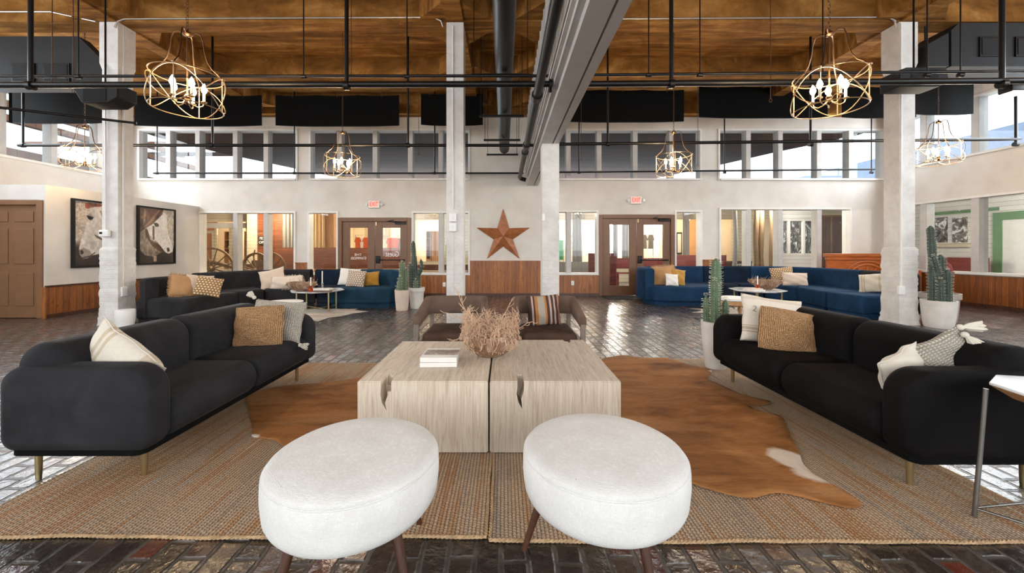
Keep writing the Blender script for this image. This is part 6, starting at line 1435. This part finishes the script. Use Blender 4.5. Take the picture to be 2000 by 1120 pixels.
# slatted timber wall with curtains, posts
m = MB(); m.box(PX(500, 14.2), PX(560, 14.2), 14.2, 14.3, 0, 2.9); struct('wall_timber', m, 'brown_wood')
m = MB(); m.box(PX(486, 14.1), PX(500, 14.1), 14.0, 14.18, 0, 2.95); solo('post', m, 'cream_siding', 'cream timber post between the wagon wheel windows', 'post')
def curtain(x0, x1, y, z0, z1, m_, label):
    k = MB(); n = 40; vs = []
    for yy in (0, .012):
        for i in range(n + 1): t = i / n; yq = y + yy + .035 * math.sin(t * (x1 - x0) * 46); vs += [(x0 + (x1 - x0) * t, yq, z0), (x0 + (x1 - x0) * (.5 + (t - .5) * .96), yq, z1)]
    q = 2 * (n + 1); fs = []
    for i in range(n): a = 2 * i; fs += [(a, a + 2, a + 3, a + 1), (q + a + 1, q + a + 3, q + a + 2, q + a)]
    k.add(vs, fs, True); solo('curtain', k, m_, label, 'curtain', 'curtains in the arcade', fix=False)
curtain(PX(553, 14.1), PX(574, 14.1), 14.05, .9, 2.95, 'curtain', 'grey curtain at the right end of the slatted timber wall'); curtain(PX(605, 14.4), PX(634, 14.4), 14.4, .9, 2.95, 'curtain_tan', 'tan curtain behind the single window left of the left doors')
curtain(PX(1118, 14.4), PX(1136, 14.4), 14.4, .7, 2.95, 'curtain', 'grey curtain in the window just right of the shorter column'); curtain(PX(1198, 14.4), PX(1207, 14.4), 14.4, .7, 2.95, 'curtain', 'narrow grey curtain left of the bright lamp behind the right doors'); curtain(PX(1215, 14.4), PX(1227, 14.4), 14.4, .7, 2.95, 'curtain', 'narrow grey curtain right of the bright lamp behind the right doors')
m = MB(); m.box(PX(600, 14.6), PX(664, 14.6), 14.6, 14.7, 0, 2.9); struct('wall_plank', m, 'oak')
# benches
def bench(x0, x1, y, h, m_, label, seat=.45, arms=True):
    r = T('slatted_bench', label, 'bench', ((x0 + x1) / 2, y, 0), 0, 'slatted benches in the arcade'); k = MB(); k.box(x0, x1, y + .35, y + .39, seat + .12, h); obj('backrest', k, m_, r)
    k = MB(); k.box(x0, x1, y - .08, y + .36, seat - .05, seat); obj('seat', k, m_, r)
    for x in (x0 + .04, x1 - .04):
        k = MB(); k.box(x - .03, x + .03, y - .06, y + .34, 0, seat); k.box(x - .03, x + .03, y + .34, y + .40, 0, h); obj('end_frame', k, m_, r)
    return r
bench(PX(520, 13.4), PX(577, 13.4), 13.4, 1.33, 'brown_wood', 'brown slatted bench behind the wagon wheels'); bench(PX(598, 13.4), PX(660, 13.4), 13.4, 1.33, 'brown_wood', 'brown slatted bench behind the window left of the left doors'); bench(PX(664, 13.4), PX(790, 13.4), 13.4, 1.32, 'brown_wood', 'brown slatted bench outside the left brown doors'); bench(PX(796, 13.4), PX(915, 13.4), 13.4, .72, 'brown_wood', 'low brown bench left of the tall white column', .4)
bench(PX(1204, 13.6), PX(1312, 13.6), 13.6, .95, 'red_wood', 'oxblood red bench outside the right brown doors'); bench(PX(1316, 13.6), PX(1430, 13.6), 13.6, 1.06, 'red_wood', 'oxblood red bench right of the right brown doors'); bench(PX(1431, 13.0), PX(1482, 13.0), 13.0, .86, 'walnut', 'dark bench with white lettering behind the blue sectional')
text('bench_lettering', 'STAMPED', .13, 'plastic', (PX(1443, 13.3), 13.34, HZ(517, 13.34) - .02), (R(90), 0, 0), None, .004, width=.42).parent = None
o = bpy.data.objects['bench_lettering']; o['label'] = 'white letters STAMPED on the dark bench'; o['category'] = 'lettering'
o = text('bench_lettering', 'ION', .13, 'plastic', (PX(1475, 13.3), 13.34, HZ(517, 13.34) - .02), (R(90), 0, 0), None, .004, width=.18); o['label'] = 'white letters ION at the right end of the dark bench'; o['category'] = 'lettering'
m = MB(); m.box(PX(1150, 12.6), PX(1204, 12.6), 12.6, 12.7, 0, HZ(495, 12.6)); solo('low_partition', m, 'red_wood', 'oxblood red boarded partition beside the right brown doors', 'partition')
m = MB(); m.box(PX(1088, 14.0), PX(1150, 14.0), 14.0, 14.3, 0, HZ(512, 14)); solo('stone_ledge', m, 'curtain', 'grey ledge behind the window right of the shorter column', 'ledge')
r = T('green_signboard', 'bright green signboard just right of the shorter column', 'sign', (PX(1096, 14.2), 14.2, 1.0)); m = MB(); m.box(PX(1088, 14.2), PX(1100, 14.2), 14.2, 14.25, HZ(508, 14.2), HZ(469, 14.2)); obj('board', m, 'green_sign', r); m = MB(); m.box(PX(1091, 14.2), PX(1093, 14.2), 14.25, 14.3, 0, 2.2); obj('post', m, 'black_metal', r)
r = T('shop_sign', 'small dark hanging sign reading FE OP on the slatted timber wall', 'sign', (PX(510, 14.15), 14.15, 1.3)); m = MB(); m.box(PX(505, 14.15), PX(515, 14.15), 14.15, 14.18, HZ(478, 14.15), HZ(462, 14.15)); obj('board', m, 'black_box', r); text('letters', 'FE', .13, 'plastic', (PX(510, 14.14), 14.145, HZ(466, 14.15)), (R(90), 0, 0), r, .003); text('letters', 'OP', .13, 'plastic', (PX(510, 14.14), 14.145, HZ(474, 14.15)), (R(90), 0, 0), r, .003)
# small framed print and laptop-like boxes in tan room
r = T('framed_print', 'framed print on the cream wall right of the right brown doors', 'picture', (PX(1328, 17.3), 17.3, 1.2)); m = MB(); m.box(PX(1322, 17.3), PX(1333, 17.3), 17.34, 17.4, HZ(497, 17.3), HZ(454, 17.3)); obj('frame', m, 'black_box', r); m = MB(); m.box(PX(1324, 17.3), PX(1331, 17.3), 17.33, 17.34, HZ(494, 17.3), HZ(457, 17.3)); obj('print', m, 'page', r)
m = MB(); m.box(PX(1345, 17.35), PX(1440, 17.35), 17.3, 17.4, 0, 2.9); solo('wall_panel', m, 'peach', 'peach plaster panel at the back of the tan room', 'panel')
m = MB(); m.box(PX(1336, 14.8), PX(1344, 14.8), 14.7, 14.9, 0, 2.95); solo('post', m, 'curtain', 'grey post in the window right of the right brown doors', 'post')
for i, (px, wpx, lab) in enumerate(((1477, 9, 'dark rustic post behind the second pane of the far right window'), (1487, 9, 'pale barked rustic post behind the far right window'), (1508, 9, 'rustic post nearest the white siding'), (1436, 8, 'grey painted post behind the first pane of the far right window'))):
    k = MB(); x = PX(px, 12.9); k.tube([(x + .02 * math.sin(z * 3 + i), 12.9, z) for z in [.0, .5, 1, 1.5, 2, 2.5, 2.96]], [wpx * .0086 * (1 + .12 * math.sin(j * 2 + i)) for j in range(7)], 12); solo('rustic_post', k, 'old_wood' if i < 3 else 'curtain', lab, 'post')
# white sided kiosk with silvery mural windows
m = MB(); a, b = PX(1524, 13.2), PX(1604, 13.2); holes(m, a, b, 0, 2.9, [(PX(1530, 13.2), PX(1594, 13.2), HZ(495, 13.2), HZ(432, 13.2))], lambda p, q, c, d: m.box(p, q, 13.2, 13.3, c, d)); struct('wall_kiosk', m, 'white_siding')
for i, (p, q) in enumerate(((1530, 1539), (1543, 1567), (1573, 1595))):
    k = MB(); k.box(PX(p, 13.2), PX(q, 13.2), 13.27, 13.29, HZ(495, 13.2), HZ(432, 13.2)); solo('mural_panel', k, 'mural', ['leftmost narrow', 'middle', 'rightmost'][i] + ' silver and black foliage panel behind the far right back window', 'panel', 'silver foliage panels')
for p in (1541, 1570): k = MB(); k.box(PX(p - 2, 13.2), PX(p + 2, 13.2), 13.18, 13.28, HZ(496, 13.2), HZ(431, 13.2)); trim(k, 'white_trim')
r = T('timber_door', 'dark brown boarded door behind the last pane of back window', 'door', (PX(1632, 13), 13, 0)); m = MB(); m.box(PX(1606, 13), PX(1668, 13), 13.0, 13.08, 0, HZ(421, 13)); obj('door_leaf', m, 'walnut', r)
m = MB(); m.box(PX(1608, 13), PX(1664, 13), 12.98, 13.0, HZ(424, 13), HZ(421, 13)); m.box(PX(1622, 13), PX(1624, 13), 12.97, 13.0, 0, HZ(424, 13)); obj('door_frame', m, 'old_wood', r)

# wagon wheels
wag = T('farm_wagon', 'old wooden farm wagon with three spoked wheels behind the left window panes', 'wagon', (PX(480, 12.3), 12.3, 0))
def wheel(x, y, rad, yaw, label):
    r = bpy.data.objects.new('wheel', None); C.objects.link(r); r.parent = wag; r.location = Vector((x, y, rad)) - wag.location; r.rotation_euler = (0, 0, R(yaw)); k = MB()
    n = 48
    k.v = []; sec = [(rad, -.03), (rad, .03), (rad - .06, .03), (rad - .06, -.03)]
    for i in range(n):
        t = 2 * PI * i / n
        for q, yy in sec: k.v.append((q * math.cos(t), yy, q * math.sin(t)))
    k.f = [(i * 4 + j, i * 4 + (j + 1) % 4, ((i + 1) % n) * 4 + (j + 1) % 4, ((i + 1) % n) * 4 + j) for i in range(n) for j in range(4)]; k.sm = [False] * len(k.f)
    obj('rim', k, 'old_wood', r, W=False)
    for i in range(12): t = 2 * PI * (i + .5) / 12; k = MB(); k.tube([(.07 * math.cos(t), 0, .07 * math.sin(t)), ((rad - .05) * math.cos(t), 0, (rad - .05) * math.sin(t))], [.022, .016], 8); obj('spoke', k, 'old_wood', r, W=False)
    k = MB(); k.tube([(0, -.12, 0), (0, -.05, 0), (0, .05, 0), (0, .12, 0)], [.05, .085, .085, .05], 16); obj('hub', k, 'old_wood', r, W=False)
wheel(PX(413, 12.0), 12.0, .66, 8, 'wooden wagon wheel farthest left, behind the first pane'); wheel(PX(501, 12.3), 12.3, .58, -12, 'wooden wagon wheel behind the second pane'); wheel(PX(530, 13.0), 13.0, .58, -12, 'wooden wagon wheel behind the third pane, rearmost')
k = MB(); k.tube([(PX(392, 12.0), 11.9, .95), (PX(413, 12.0), 12.1, .86), (PX(470, 12.3), 12.3, .62), (PX(520, 12.4), 12.3, .5)], [.07, .07, .05, .04], 10); obj('shaft', k, 'old_wood', wag)
k = MB(); k.box(PX(488, 12.7), PX(520, 12.7), 12.5, 12.9, .62, .78); k.box(PX(495, 12.7), PX(515, 12.7), 12.6, 12.8, .78, .9); k.tube([(PX(488, 12.4), 12.6, .3), (PX(488, 12.4), 12.6, 1.1), (PX(490, 12.4), 12.6, 1.25)], .02, 8); obj('wagon_seat', k, 'old_wood', wag)

# right side alley: sided wall, green door, window and bench
XS = 14.0
def RY(px, x=XS): return x * F / (px - 985)
m = MB(); holes(m, -5, YS, 0, 3.0, [], lambda a, b, c, d: m.box(XS, XS + .15, a, b, c, d)); struct('wall_alley', m, 'white_siding')
def rbx(p0, p1, q0, q1, th=.03, x=XS):
    y0, y1 = RY(p1, x), RY(p0, x); ym = (y0 + y1) / 2; k = MB(); k.box(x - th, x, y0, y1, CAMZ + (490 - q1) * ym / F, CAMZ + (490 - q0) * ym / F); return k
trim(rbx(1815, 1952, 411, 417), 'green'); 
r = T('green_door_frame', 'green painted door frame around white door beyond the right wall windows', 'door', (XS, 10.3, 0)); k = MB(); y0, y1 = RY(1960), RY(1943); k.box(XS - .06, XS, y0, y1, 0, 2.3); k.box(XS - .06, XS, 9.2, y0, 2.08, 2.3); k.box(XS - .06, XS, 9.0, 9.2, 0, 2.3); obj('frame', k, 'green', r); k = MB(); k.box(XS - .03, XS, 9.2, y0, 0, 2.08); obj('door_leaf', k, 'white_trim', r)
k = rbx(1823, 1851, 425, 474, .02); solo('mural_panel', k, 'mural', 'left dark foliage panel beyond the right wall window', 'panel', 'dark foliage panels in the alley'); k = rbx(1861, 1890, 425, 474, .02); solo('mural_panel', k, 'mural', 'right dark foliage panel beyond the right wall window', 'panel', 'dark foliage panels in the alley')
trim(rbx(1821, 1898, 475, 483, .1), 'cream_siding'); k = rbx(1818, 1823, 415, 480, .06); trim(k, 'green'); 
r = T('slatted_bench', 'orange red slatted bench beyond the right wall windows', 'bench', (13.2, 11.2, 0)); k = MB(); k.box(13.5, 13.54, RY(1930, 13.5), RY(1840, 13.5), .55, 1.02); obj('backrest', k, 'red_wood', r); k = MB(); k.box(13.05, 13.5, RY(1930, 13.5), RY(1840, 13.5), .40, .45); obj('seat', k, 'red_wood', r)
for y in (RY(1928, 13.5), RY(1845, 13.5)): k = MB(); k.box(13.1, 13.5, y - .03, y + .03, 0, .4); obj('end_frame', k, 'red_wood', r)
lamp(12.4, 8.6, 2.6, 120, (1, .95, .88), 'globe lamp in the alley beyond the right wall windows', False)
m = MB(); m.box(XR + .2, XS + .15, -5, YB + .2, 2.95, 3.05); struct('ceiling_alley', m, 'white_wall')

# outer canopy, pergola beams and neighbouring roofs behind the clerestories
m = MB(); m.prism([(-10.4, 10.62), (-10.4, 11.6), (-9.9, 13.3), (-8.9, 15.4), (-7.2, 19), (6.6, 19), (8.4, 15.6), (9.4, 13.2), (10.4, 11.4), (10.4, 10.62)], 4.62, 4.75, 'Z'); struct('ceiling_canopy', m, 'canopy')
for i, (y, z) in enumerate(((12.4, 4.75), (14.5, 4.95))): k = MB(); k.box(-15.5, -8.6, y, y + .1, z - .14, z); solo('pergola_beam', k, 'canopy', 'dark beam across the bright sky outside the left clerestory', 'beam', 'pergola beams outside the left clerestory')
for i, (x, z) in enumerate(((-12.6, 4.5), (-13.4, 5.1))): k = MB(); k.box(x - .1, x + .1, 4, 16, z, z + .16); solo('pergola_beam', k, 'canopy', 'long dark beam outside the left side windows', 'beam', 'long beams outside the left side windows')
m = MB(); m.box(-15, -13, -5, 20, 0, 3.93); solo('neighbouring_roof', m, 'canopy', 'low brown roof beyond the left side windows', 'roof')
m = MB(); m.box(17.3, 20, -5, 30, 0, 5.52); solo('neighbouring_building', m, 'slate_roof', 'blue grey building beyond the right side windows', 'building')
